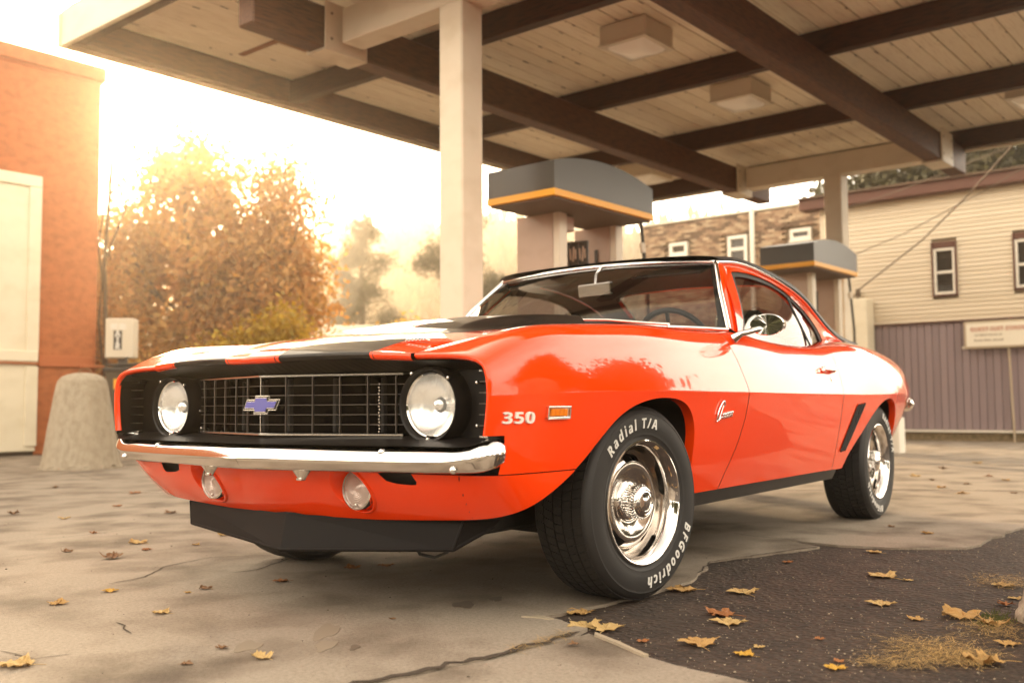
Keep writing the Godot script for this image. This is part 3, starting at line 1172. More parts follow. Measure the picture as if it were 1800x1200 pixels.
func car_nose(car: Node3D) -> void:
	# black surround: roof, floor, ends and back of the recess that holds grille and headlamps
	var mb := MB.new()
	var xs := []
	for i in 67:
		xs.append(-0.851 + 1.702 * i / 66.0)
	var top := []
	var low := []
	var back := []
	for x in xs:
		var ax := absf(x)
		var zb := grille_z(minf(ax, 0.50)) - 0.012
		var zl: float = lip_z(ax) - 0.014 if ax < 0.6 else 0.847
		var yl := hood_y(x, lip_z(ax)) - 0.0215 if ax < 0.597 else lerpf(0.770, 0.758, (ax - 0.597) / 0.25)
		var round := smoothstep(0.79, 0.851, ax)
		yl -= 0.045 * round * round
		var yb := lerpf(0.530, 0.548, round)
		top.append([Vector3(x, yl, zl), Vector3(x, minf(0.742, yl), zb + 0.01)])
		low.append([Vector3(x, yb, zl + 0.03 - 0.03 * round), Vector3(x, 0.546, lerpf(zl, zb, 0.5)), Vector3(x, 0.553, zb)])
		back.append([Vector3(x, minf(0.742, yl), zb), Vector3(x, 0.553, zb)])
	for i in xs.size() - 1:
		mb.quad(top[i][0], top[i + 1][0], top[i + 1][1], top[i][1])
		for k in 2:
			mb.quad(low[i][k], low[i + 1][k], low[i + 1][k + 1], low[i][k + 1])
		if absf(xs[i]) > 0.478 and absf(xs[i + 1]) > 0.478:
			mb.quad(back[i][0], back[i + 1][0], back[i + 1][1], back[i][1])
	for e in [0, xs.size() - 1]:
		mb.quad(top[e][0], top[e][1], low[e][2], low[e][0])
	var sur := part("grille_surround", mb, M.nose_black, car)
	# deep dark space behind the grille with the radiator
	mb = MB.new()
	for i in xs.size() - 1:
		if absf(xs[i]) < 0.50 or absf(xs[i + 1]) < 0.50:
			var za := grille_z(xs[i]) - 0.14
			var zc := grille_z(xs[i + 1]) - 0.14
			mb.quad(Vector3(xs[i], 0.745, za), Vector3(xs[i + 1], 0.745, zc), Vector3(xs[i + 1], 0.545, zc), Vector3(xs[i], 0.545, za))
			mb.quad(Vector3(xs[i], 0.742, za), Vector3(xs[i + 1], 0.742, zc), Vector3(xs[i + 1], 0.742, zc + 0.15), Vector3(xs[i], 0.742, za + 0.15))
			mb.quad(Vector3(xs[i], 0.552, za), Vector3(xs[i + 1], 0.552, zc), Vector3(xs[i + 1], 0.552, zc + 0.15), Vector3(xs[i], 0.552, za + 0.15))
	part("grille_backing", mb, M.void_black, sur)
	for k in 5:
		mb = MB.new()
		var x := -0.30 + 0.16 * k
		mb.box(X(Vector3(x, 0.645, grille_z(x) - 0.10)), Vector3(0.014, 0.17, 0.02), 0.004)
		part("radiator_support", mb, M.car_matt_black, sur)
	mb = MB.new()
	for k in 16:
		mb.box(X(Vector3(0.375 + 0.002 * (k % 2), 0.565 + 0.0095 * k, grille_z(0.375) - 0.03)), Vector3(0.006, 0.006, 0.004), 0.001)
	part("hood_catch_chain", mb, M.brushed_steel, sur)
	# grille: chrome rails above and below, thin upright and level bars
	var gr := Node3D.new()
	gr.name = "grille"
	car.add_child(gr)
	for y in [0.737, 0.556]:
		for sd in [-1.0, 1.0]:
			mb = MB.new()
			var x1 := 0.475
			var dirv := Vector3(sd * x1, 0, grille_z(x1) - grille_z(0.0))
			mb.box(Transform3D(Basis.looking_at(dirv.normalized(), Vector3.UP), Vector3(sd * x1 * 0.5, y, (grille_z(x1) + grille_z(0.0)) * 0.5)), Vector3(0.012, 0.0085, dirv.length() + 0.002), 0.002)
			part("grille_rail", mb, M.brushed_steel, gr)
	for k in range(-5, 6):
		mb = MB.new()
		var x := 0.09 * k
		mb.box(X(Vector3(x, 0.6465, grille_z(x) - 0.003)), Vector3(0.0024, 0.178, 0.008), 0.0006)
		part("grille_upright", mb, M.dim_steel if k else M.brushed_steel, gr)
	for k in 5:
		mb = MB.new()
		var y := 0.5867 + 0.0299 * k
		var pts := []
		for i in 23:
			var x := -0.478 + 0.956 * i / 22.0
			pts.append(Vector3(x, y, grille_z(x)))
		mb.tube(pts, 0.0012, 6)
		part("grille_bar", mb, M.dim_steel, gr)
	for sd in [-1.0, 1.0]:
		for k in 7:
			mb = MB.new()
			var y := 0.556 + 0.0301 * k
			mb.box(X(Vector3(sd * 0.812, y, 0.792)), Vector3(0.050, 0.006 if k == 0 or k == 6 else 0.0026, 0.02), 0.001)
			part("grille_tick", mb, M.brushed_steel if k == 0 or k == 6 else M.dim_steel, gr)
	# bow tie badge
	var bow := PackedVector2Array([Vector2(-1, -0.2), Vector2(-0.4, -0.2), Vector2(-0.43, -0.33), Vector2(0.33, -0.33), Vector2(0.36, -0.2), Vector2(0.76, -0.2), Vector2(1, 0.2), Vector2(0.4, 0.2), Vector2(0.43, 0.33), Vector2(-0.33, 0.33), Vector2(-0.36, 0.2), Vector2(-0.80, 0.2)])
	var place := Transform3D(Basis(Vector3.UP, 0.0), Vector3(0.014, 0.648, 0.906))
	for lay in [[0.071, 0.0, "badge_rim", M.brushed_steel, 0.0], [0.067, 0.0015, "badge_border", M.car_satin_black, 0.0025], [0.058, 0.003, "badge_line", M.brushed_steel, 0.006], [0.0545, 0.0042, "badge_face", M.emblem_blue, 0.0075]]:
		mb = MB.new()
		var pl := PackedVector2Array()
		var src: Array = [scaled_poly(bow, 0.086)]
		if lay[4] > 0.0:
			src = Geometry2D.offset_polygon(scaled_poly(bow, 0.086), -lay[4])
		mb.prism(place, src[0], -0.006, lay[1])
		part(lay[2], mb, lay[3], gr)
	# headlamps
	for sd in [1.0, -1.0]:
		var c := Vector3(sd * 0.600, 0.644, 0.0)
		var ax := Basis(Vector3.RIGHT, PI / 2)      # lathe axis forward
		mb = MB.new()
		mb.lathe(Transform3D(ax, c), [Vector2(0.118, 0.715), Vector2(0.114, 0.76), Vector2(0.109, 0.797), Vector2(0.106, 0.802), Vector2(0.101, 0.800), Vector2(0.097, 0.790), Vector2(0.096, 0.77)], 48)
		var lamp := part("headlamp", mb, M.nose_black, car)
		mb = MB.new()
		var pan := PackedVector2Array()
		for q in smooth_poly([Vector2(0.52, 0.555), Vector2(0.70, 0.555), Vector2(0.762, 0.585), Vector2(0.785, 0.65), Vector2(0.785, 0.738), Vector2(0.52, 0.740)], 5):
			pan.append(Vector2(q.x * sd, q.y))
		mb.prism(Transform3D.IDENTITY, pan, 0.70, 0.734)
		part("lamp_panel", mb, M.nose_black, lamp)
		mb = MB.new()
		mb.lathe(Transform3D(ax, c), [Vector2(0.0965, 0.772), Vector2(0.0955, 0.782), Vector2(0.0925, 0.786), Vector2(0.0885, 0.783), Vector2(0.0875, 0.775)], 48)
		part("chrome_ring", mb, M.chrome, lamp)
		mb = MB.new()
		mb.lathe(Transform3D(ax, c), [Vector2(0.088, 0.774), Vector2(0.082, 0.768), Vector2(0.068, 0.757), Vector2(0.05, 0.748), Vector2(0.032, 0.742), Vector2(0.016, 0.740), Vector2(0.015, 0.760), Vector2(0.008, 0.764), Vector2(0.0, 0.765)], 40)
		part("reflector", mb, M.lamp_reflector, lamp)
		# fluted glass: ribs as a rippled sheet
		var G := []
		for i in 61:
			for j in 97:
				var r := 0.0885 * i / 60.0
				var t := TAU * j / 96.0
				var x := r * cos(t)
				var y := r * sin(t)
				var fl := 0.0013 * sin(x * 620.0) * (1.0 if absf(x) < 0.066 else 0.3) * smoothstep(0.0885, 0.078, r)
				if y < -0.028 and absf(x) < 0.04:
					fl *= 2.4
				G.append(c + Vector3(x, y, 0.797 - 0.0175 * pow(r / 0.0885, 2.0) + fl))
		mb = MB.new()
		mb.grid(G, 61, 97)
		part("lens", mb, M.lens_glass, lamp)
		mb = MB.new()
		for q in [Vector2(-0.06, 0.09), Vector2(0.075, 0.075), Vector2(0.0, -0.098)]:
			mb.lathe(Transform3D(ax, c + Vector3(q.x, q.y, 0.796)), [Vector2(0.006, 0.0), Vector2(0.005, 0.005), Vector2(0.0, 0.006)], 10)
		part("lamp_screw", mb, M.brushed_steel, lamp)
	for q in [Vector3(0.752, 0.705, 0.765), Vector3(0.752, 0.585, 0.765), Vector3(-0.48, 0.63, 0.765), Vector3(-0.47, 0.57, 0.765)]:
		mb = MB.new()
		mb.lathe(Transform3D(Basis(Vector3.RIGHT, PI / 2), q), [Vector2(0.006, -0.03), Vector2(0.006, 0.0), Vector2(0.004, 0.003), Vector2(0.0, 0.004)], 10)
		part("screw", mb, M.brushed_steel, sur)
	# front bumper
	mb = MB.new()
	bumper_bar(mb, [[0.0, 0.974, 0.521, 0.452], [0.03, 0.972, 0.521, 0.452], [0.25, 0.943, 0.521, 0.453], [0.50, 0.907, 0.520, 0.455], [0.70, 0.879, 0.521, 0.457], [0.775, 0.866, 0.527, 0.459], [0.822, 0.850, 0.543, 0.462], [0.846, 0.832, 0.550, 0.467], [0.857, 0.806, 0.552, 0.472], [0.859, 0.785, 0.552, 0.474]])
	var bp := part("front_bumper", both(mb), M.worn_chrome, car)
	for sd in [1.0, -1.0]:
		for q in [Vector3(sd * 0.52, 0.517, 0.905), Vector3(sd * 0.755, 0.468, 0.880)]:
			mb = MB.new()
			mb.lathe(Transform3D(Basis(Vector3.RIGHT, PI / 2 - (0.9 if q.y > 0.5 else -0.15)), q), [Vector2(0.011, -0.006), Vector2(0.0105, 0.0), Vector2(0.007, 0.004), Vector2(0.0, 0.0055)], 16)
			part("bumper_bolt", mb, M.chrome, bp)
		mb = MB.new()
		var gc := Vector3(sd * 0.214, 0.0, 0.935)
		var R := []
		for i in 9:
			var f := i / 8.0
			var w := lerpf(0.055, 0.012, pow(f, 0.6))
			var dp := lerpf(0.03, 0.012, f)
			for j in 17:
				var t := PI * j / 16.0
				R.append(gc + Vector3(cos(t) * w, 0.462 - 0.036 * f, sin(t) * dp - 0.018))
		mb.grid(R, 9, 17)
		mb.box(X(gc + Vector3(0, 0.428, -0.012)), Vector3(0.022, 0.008, 0.02), 0.003)
		part("bumper_guard", mb, M.worn_chrome, bp)
	# valance under the bumper, wrapped into the front of the wheel openings
	var rows := [
		[0.462, [[0.893, 0.30], [0.880, 0.55], [0.868, 0.765], [0.80, 0.835], [0.36, 0.874], [0.0, 0.910]]],
		[0.405, [[0.890, 0.30], [0.880, 0.55], [0.864, 0.735], [0.77, 0.805], [0.36, 0.848], [0.0, 0.882]]],
		[0.345, [[0.880, 0.30], [0.872, 0.52], [0.850, 0.70], [0.72, 0.755], [0.34, 0.798], [0.0, 0.830]]],
		[0.300, [[0.862, 0.30], [0.852, 0.50], [0.825, 0.66], [0.66, 0.70], [0.33, 0.748], [0.0, 0.778]]]]
	var V := []
	var ctl := []
	for r in rows:
		var l := []
		for q in r[1]:
			l.append(Vector3(q[0], r[0], q[1]))
		for i in range(4, -1, -1):
			l.append(Vector3(-r[1][i][0], r[0], r[1][i][1]))
		ctl.append(l)
	var nsv := 181
	var ntv := 26
	for i in nsv:
		var c4 := []
		for r in 4:
			c4.append(bspline(ctl[r], i / (nsv - 1.0)))
		for j in ntv:
			V.append(bspline(c4, j / (ntv - 1.0)))
	var vs := Sheet.new()
	vs.setup(V, nsv, ntv)
	var fa := front_arch()
	var slot := PackedVector2Array([Vector2(0.462, 0.475), Vector2(0.462, 0.452), Vector2(0.482, 0.428), Vector2(0.515, 0.420), Vector2(0.578, 0.417), Vector2(0.588, 0.424), Vector2(0.572, 0.475)])
	var lampc := Vector2(0.336, 0.395)
	var f_hole := func(q: Vector3) -> float: return Vector2(absf(q.x), q.y).distance_to(lampc) - 0.066
	var f_slot := func(q: Vector3) -> float: return poly_dist(slot, Vector2(absf(q.x), q.y))
	var f_arch := func(q: Vector3) -> float: return poly_dist(fa, Vector2(q.z, q.y)) if q.z < 0.8 else 0.5
	var seam := func(q: Vector3) -> float: return absf(absf(q.x) - (0.735 - (0.46 - q.y) * 0.28)) - 0.0018 if q.z > 0.6 else 1.0
	mb = MB.new()
	vs.cut(mb, [f_hole, f_slot, f_arch, seam, func(q: Vector3) -> float: return 0.4505 - q.y])
	var val := part("front_valance", mb, M.car_paint, car)
	mb = MB.new()
	vs.cut(mb, [f_arch, f_hole], -0.02)
	part("valance_backing", mb, M.car_matt_black, val)
	for sd in [1.0, -1.0]:
		var ax := Basis(Vector3.RIGHT, PI / 2)
		var c := Vector3(sd * lampc.x, lampc.y, 0.0)
		mb = MB.new()
		var H := []
		for i in 49:
			var t := TAU * i / 48.0
			for q in [[0.0755, -0.003], [0.0735, 0.005], [0.0705, 0.0085], [0.0675, 0.0065], [0.0645, -0.002], [0.0625, -0.012], [0.061, -9.0]]:
				var x: float = c.x + cos(t) * q[0]
				var y: float = c.y + sin(t) * q[0]
				var zz: float = valance_z(ctl, absf(c.x + cos(t) * 0.068), c.y + sin(t) * 0.068) + q[1]
				H.append(Vector3(x, y, 0.798 if q[1] < -1.0 else zz))
		mb.grid(H, 49, 7)
		var tl := part("turn_lamp", mb, M.car_paint, car)
		mb = MB.new()
		mb.lathe(Transform3D(ax, c), [Vector2(0.0615, 0.803), Vector2(0.0605, 0.816), Vector2(0.056, 0.819), Vector2(0.054, 0.812)], 40)
		part("lamp_bezel", mb, M.worn_chrome, tl)
		mb = MB.new()
		var prof := []
		for i in 21:
			var r := 0.0545 * (1.0 - i / 20.0)
			prof.append(Vector2(r, 0.810 + 0.012 * (1.0 - pow(r / 0.0545, 2.0)) + 0.0009 * (i % 2)))
		mb.lathe(Transform3D(ax, c), prof, 40, 0.0, TAU, 5.0)
		part("lamp_lens", mb, M.parking_lens, tl)
		mb = MB.new()
		mb.lathe(Transform3D(ax, c + Vector3(0, -0.046, 0.815)), [Vector2(0.005, 0.0), Vector2(0.004, 0.004), Vector2(0.0, 0.005)], 10)
		part("lens_screw", mb, M.brushed_steel, tl)
	# chin spoiler
	mb = MB.new()
	var tops := [Vector3(-0.70, 0.302, 0.60), Vector3(-0.635, 0.303, 0.685), Vector3(0, 0.302, 0.79), Vector3(0.635, 0.303, 0.685), Vector3(0.70, 0.302, 0.60)]
	var bots := [Vector3(-0.685, 0.285, 0.605), Vector3(-0.607, 0.223, 0.70), Vector3(0, 0.190, 0.815), Vector3(0.607, 0.223, 0.70), Vector3(0.685, 0.285, 0.605)]
	for i in 4:
		mb.quad(tops[i], tops[i + 1], bots[i + 1], bots[i])
		var bk := Vector3(0, 0.004, -0.012)
		mb.quad(bots[i], bots[i + 1], bots[i + 1] + bk, bots[i] + bk)
		mb.quad(tops[i] + bk, tops[i + 1] + bk, bots[i + 1] + bk, bots[i] + bk)
		mb.tube([bots[i] + bk * 0.5, bots[i + 1] + bk * 0.5], 0.007, 8)
	mb.tube([bots[3] + Vector3(0, 0, -0.004), tops[3] + Vector3(0, 0, -0.004)], 0.006, 8)
	mb.tube([bots[1] + Vector3(0, 0, -0.004), tops[1] + Vector3(0, 0, -0.004)], 0.006, 8)
	part("chin_spoiler", mb, M.spoiler_black, car)
	mb = MB.new()
	mb.tube([Vector3(0.42, 0.23, 0.66), Vector3(0.45, 0.195, 0.66), Vector3(0.50, 0.188, 0.65), Vector3(0.54, 0.205, 0.64), Vector3(0.55, 0.24, 0.62)], 0.005, 6)
	part("hanging_hose", mb, M.black_rubber, car)

func valance_z(ctl: Array, x: float, y: float) -> float:
	var lo := 0.0
	var hi := 1.0
	for i in 16:
		var m := (lo + hi) * 0.5
		if bspline([ctl[0][0], ctl[1][0], ctl[2][0], ctl[3][0]], m).y > y:
			lo = m
		else:
			hi = m
	var t := lo
	lo = 0.0
	hi = 0.5
	var q := Vector3.ZERO
	for i in 16:
		var m := (lo + hi) * 0.5
		q = bspline([bspline(ctl[0], m), bspline(ctl[1], m), bspline(ctl[2], m), bspline(ctl[3], m)], t)
		if q.x > x:
			lo = m
		else:
			hi = m
	return q.z

func scaled_poly(p: PackedVector2Array, s: float) -> PackedVector2Array:
	var o := PackedVector2Array()
	for q in p:
		o.append(q * s)
	return o

func car_house(car: Node3D) -> void:
	var shoulder := NS.new([-1.13, -1.4, -1.85, -2.3, -2.7, -2.97], [0.010, 0.022, 0.045, 0.066, 0.05, 0.012])
	var center := NS.new([-1.13, -1.4, -1.8, -2.1, -2.4, -2.7, -2.98], [1.307, 1.330, 1.330, 1.302, 1.228, 1.10, 0.995])
	var nz := 90
	var nx := 81
	var P := []
	for i in nz:
		for j in nx:
			var s := -1.0 + 2.0 * j / (nx - 1.0)
			var z0 := -1.148 - 0.062 * s * s
			var z := lerpf(z0, -2.96, i / (nz - 1.0))
			var xr := rail_x.at(z)
			var yr := rail_y.at(z)
			var yc := center.at(z)
			var sh := shoulder.at(z)
			var a := absf(s)
			var q := bspline([Vector3(xr, yr, 0), Vector3(xr - 0.010, yr + sh, 0), Vector3(xr - 0.14, maxf(yc - 0.004, yr + sh * 1.1), 0), Vector3(0, yc, 0)], 1.0 - a)
			P.append(Vector3(q.x * signf(s), q.y, z))
	var rs := Sheet.new()
	rs.setup(P, nz, nx)
	var rw := smooth_poly([Vector2(0.0, -2.13), Vector2(0.40, -2.16), Vector2(0.475, -2.22), Vector2(0.52, -2.5), Vector2(0.55, -2.80), Vector2(0.50, -2.87), Vector2(0.0, -2.90)], 6, false)
	var full := PackedVector2Array()
	for q in rw:
		full.append(q)
	for i in range(rw.size() - 2, 0, -1):
		full.append(Vector2(-rw[i].x, rw[i].y))
	var f_rw := func(q: Vector3) -> float: return poly_dist(full, Vector2(q.x, q.z)) if q.z < -1.9 else 1.0
	var mb := MB.new()
	rs.cut(mb, [f_rw])
	var roof := part("vinyl_roof", mb, M.vinyl, car)
	mb = MB.new()
	rs.cut(mb, [], -0.018)
	rs.cut(mb, [func(q: Vector3) -> float: return f_rw.call(q) + 0.0], -0.02)
	mb = MB.new()
	rs.cut(mb, [f_rw], -0.02)
	part("headliner", mb, M.seat_vinyl, roof)
	mb = MB.new()
	rs.cut(mb, [func(q: Vector3) -> float: return -f_rw.call(q)], -0.006)
	part("rear_window", mb, M.glass, car)
	mb = MB.new()
	rs.cut(mb, [func(q: Vector3) -> float: return 0.012 - absf(f_rw.call(q))], 0.004)
	part("rear_window_trim", mb, M.chrome, roof)
	# side panels between roof rail and belt: painted frame, black seal, glass
	P = []
	var na := 110
	var nb := 36
	for i in na:
		var a := i / (na - 1.0)
		var zr := lerpf(-1.21, -2.72, a)
		var zb := lerpf(-0.93, -2.74, a)
		var r := Vector3(rail_x.at(zr), rail_y.at(zr) - 0.004, zr)
		var b0 := section_point(section(zb), 1.0)
		var b := Vector3(b0.x, b0.y - 0.004, zb)
		for j in nb:
			var t := j / (nb - 1.0)
			var q := b.lerp(r, t)
			P.append(q + Vector3(0.018 * sin(PI * t), 0, 0))
	var ps := Sheet.new()
	ps.setup(P, na, nb)
	var win := smooth_poly([Vector2(-0.985, 0.90), Vector2(-1.07, 1.01), Vector2(-1.18, 1.135), Vector2(-1.268, 1.228), Vector2(-1.31, 1.249), Vector2(-1.5, 1.260), Vector2(-1.75, 1.250), Vector2(-1.93, 1.218), Vector2(-2.04, 1.165), Vector2(-2.14, 1.09), Vector2(-2.25, 1.005), Vector2(-2.325, 0.955), Vector2(-2.30, 0.90), Vector2(-1.9, 0.84), Vector2(-1.4, 0.84)], 5)
	var f_win := func(q: Vector3) -> float: return poly_dist(win, Vector2(q.z, q.y))
	mb = MB.new()
	ps.cut(mb, [f_win])
	pair("window_frame", mb, M.car_paint, car)
	mb = MB.new()
	ps.cut(mb, [func(q: Vector3) -> float: return f_win.call(q) + 0.01], -0.02)
	pair("frame_lining", mb, M.seat_vinyl, car)
	mb = MB.new()
	ps.cut(mb, [func(q: Vector3) -> float: return -f_win.call(q), func(q: Vector3) -> float: return f_win.call(q) + 0.022], -0.006)
	pair("window_seal", mb, M.car_satin_black, car)
	mb = MB.new()
	ps.cut(mb, [func(q: Vector3) -> float: return -f_win.call(q)], -0.014)
	pair("side_window", mb, M.glass, car)
	mb = MB.new()     # edge of the door glass against the quarter glass
	mb.tube([Vector3(0.778, 0.93, -1.93), Vector3(0.665, 1.18, -1.93)], 0.006, 6)
	pair("glass_edge", mb, M.car_satin_black, car)
	# chrome drip rail
	mb = MB.new()
	var pts := []
	for i in 60:
		var z := lerpf(-1.205, -2.72, i / 59.0)
		pts.append(Vector3(rail_x.at(z) + 0.006, rail_y.at(z) + 0.002, z))
	mb.tube(pts, 0.0085, 8)
	pair("drip_rail", mb, M.chrome, car)
	# windscreen with its chrome frame
	var wsp := func(s: float, t: float) -> Vector3:
		var lo := Vector3(0.775 * s, 0.982 - 0.030 * s * s, -0.63 - 0.30 * s * s)
		var hi := Vector3(0.597 * s, 1.304 - 0.019 * s * s, -1.147 - 0.063 * s * s)
		return lo.lerp(hi, t) + Vector3(0, 0.6, 0.8) * 0.018 * sin(PI * t)
	P = []
	for i in 41:
		for j in 21:
			P.append(wsp.call(-1.0 + 2.0 * i / 40.0, j / 20.0))
	mb = MB.new()
	mb.grid(P, 41, 21)
	var ws := part("windscreen", mb, M.glass, car)
	mb = MB.new()
	var edge := []
	for i in 31:
		edge.append(wsp.call(-1.0 + 2.0 * i / 30.0, 1.0) + Vector3(0, 0.002, 0.003))
	mb.tube(edge, 0.010, 8)
	part("header_trim", mb, M.chrome, ws)
	mb = MB.new()
	edge = []
	for i in 31:
		edge.append(wsp.call(-1.0 + 2.0 * i / 30.0, 0.0) + Vector3(0, 0.0, 0.004))
	mb.tube(edge, 0.009, 8)
	part("base_trim", mb, M.chrome, ws)
	for sd in [1.0, -1.0]:
		mb = MB.new()
		var a: Vector3 = wsp.call(sd, 0.0)
		var b: Vector3 = wsp.call(sd, 1.0)
		var m: Vector3 = wsp.call(sd, 0.5)
		mb.tube([a, m, b], 0.012, 8)
		part("pillar_trim", mb, M.chrome, ws)
		# black border inside the glass
		mb = MB.new()
		var a2: Vector3 = wsp.call(sd * 0.965, 0.02)
		var b2: Vector3 = wsp.call(sd * 0.965, 0.99)
		mb.tube([a2 + Vector3(0, -0.01, -0.02), b2 + Vector3(0, -0.01, -0.02)], 0.012, 6)
		part("screen_seal", mb, M.car_satin_black, ws)
		# painted windscreen pillar
		mb = MB.new()
		var G := []
		for i in 9:
			var t := i / 8.0
			var w: Vector3 = wsp.call(sd, t)
			var e := Vector3(sd * lerpf(0.806, 0.622, t) , lerpf(0.925, 1.262, t), lerpf(-1.0, -1.285, t)) + Vector3(sd * 0.012 * sin(PI * t), 0, 0)
			G.append(w + Vector3(-sd * 0.012, 0.0, -0.004))
			G.append(w + Vector3(sd * 0.010, 0.0, -0.012))
			G.append(w.lerp(e, 0.5) + Vector3(sd * 0.010, 0.0, 0.004))
			G.append(e)
			G.append(e + Vector3(-sd * 0.03, 0.0, -0.008))
		mb.grid(G, 9, 5)
		part("windscreen_pillar", mb, M.car_paint, car)

func car_trim(car: Node3D) -> void:
	# displacement badge and marker lamp on both fenders
	for sd in 2:
		var mb := MB.new()
		var fr := side_frame(0.76, 0.607, 0.002)
		letters(mb, "350", 0.031, 0.008, func(x: float, w: float) -> Transform3D: return fr * Transform3D(Basis.from_scale(Vector3(1.6, 1, 1)), Vector3((x - 0.033) * 1.6 + 0.005, 0, 0)), "Droid Sans", 700, 0.003)
		if sd == 1:
			mb = MB.new()
			var fr2 := MIRROR_X * fr * Transform3D(Basis.from_scale(Vector3(-1, 1, 1)), Vector3.ZERO)
			letters(mb, "350", 0.036, 0.008, func(x: float, w: float) -> Transform3D: return fr2 * Transform3D(Basis.from_scale(Vector3(1.25, 1, 1)), Vector3((x - 0.036) * 1.25, 0, 0)), "Droid Sans", 700, 0.003)
		part("displacement_badge", mb, M.white_print if sd == 0 else M.white_print, car)
		fr = side_frame(0.588, 0.621, 0.003)
		mb = MB.new()
		for e in [[0, 0.0155, 0.104, 0.005], [0, -0.0155, 0.104, 0.005], [0.0495, 0, 0.005, 0.035], [-0.0495, 0, 0.005, 0.035]]:
			mb.box(fr * X(Vector3(e[0], e[1], 0.003)), Vector3(e[2], e[3], 0.011), 0.002)
		mb.box(fr * X(Vector3(0, 0, -0.002)), Vector3(0.1, 0.031, 0.004))
		var ml := part("side_marker", mb if sd == 0 else mirrored(mb), M.chrome, car)
		mb = MB.new()
		for k in 4:
			mb.box(fr * X(Vector3(-0.0285 + 0.019 * k, 0, 0.004)), Vector3(0.0175, 0.021, 0.008), 0.002)
		part("marker_lens", mb if sd == 0 else mirrored(mb), M.amber_lens, ml)
		# chrome script behind the front wheel
		mb = MB.new()
		fr = side_frame(-0.535, 0.607, 0.004)
		var c_pts := []
		for i in 20:
			var t := lerpf(0.55, 5.6, i / 19.0)
			c_pts.append(fr * Vector3(-0.052 + 0.019 * cos(t) + 0.016 * sin(t), 0.010 + 0.036 * sin(t), 0.001))
		mb.tube(c_pts, 0.0036, 6)
		mb.tube([fr * Vector3(-0.082, -0.030, 0.001), fr * Vector3(-0.06, -0.022, 0.001), fr * Vector3(-0.035, 0.03, 0.001)], [0.004, 0.003, 0.002], 6)
		var wv := []
		for i in 60:
			var f := i / 59.0
			wv.append(fr * Vector3(-0.038 + 0.098 * f + 0.004 * sin(f * 44.0), -0.012 + 0.010 * sin(f * 44.0 + 1.2) + 0.010 * f, 0.001))
		mb.tube(wv, 0.0028, 6)
		part("script_badge", mb if sd == 0 else mirrored(mb), M.chrome, car)
	# windscreen wipers
	for w in [[Vector3(0.60, 0.958, -0.73), Vector3(0.12, 0.985, -0.575)], [Vector3(0.02, 0.975, -0.58), Vector3(-0.46, 0.982, -0.62)]]:
		var mb := MB.new()
		var a: Vector3 = w[0]
		var b: Vector3 = w[1]
		mb.tube([a + Vector3(0, -0.02, 0.01), a + Vector3(0, 0.012, 0.01), a.lerp(b, 0.5) + Vector3(0, 0.026, 0.01), b + Vector3(0, 0.022, 0.01)], [0.011, 0.009, 0.006, 0.005], 8)
		var arm := part("wiper", mb, M.brushed_steel, car)
		mb = MB.new()
		mb.tube([a.lerp(b, 0.25) + Vector3(0, 0.018, -0.008), b + Vector3(-0.1, 0.012, -0.004)], 0.005, 6)
		part("wiper_blade", mb, M.black_rubber, arm)

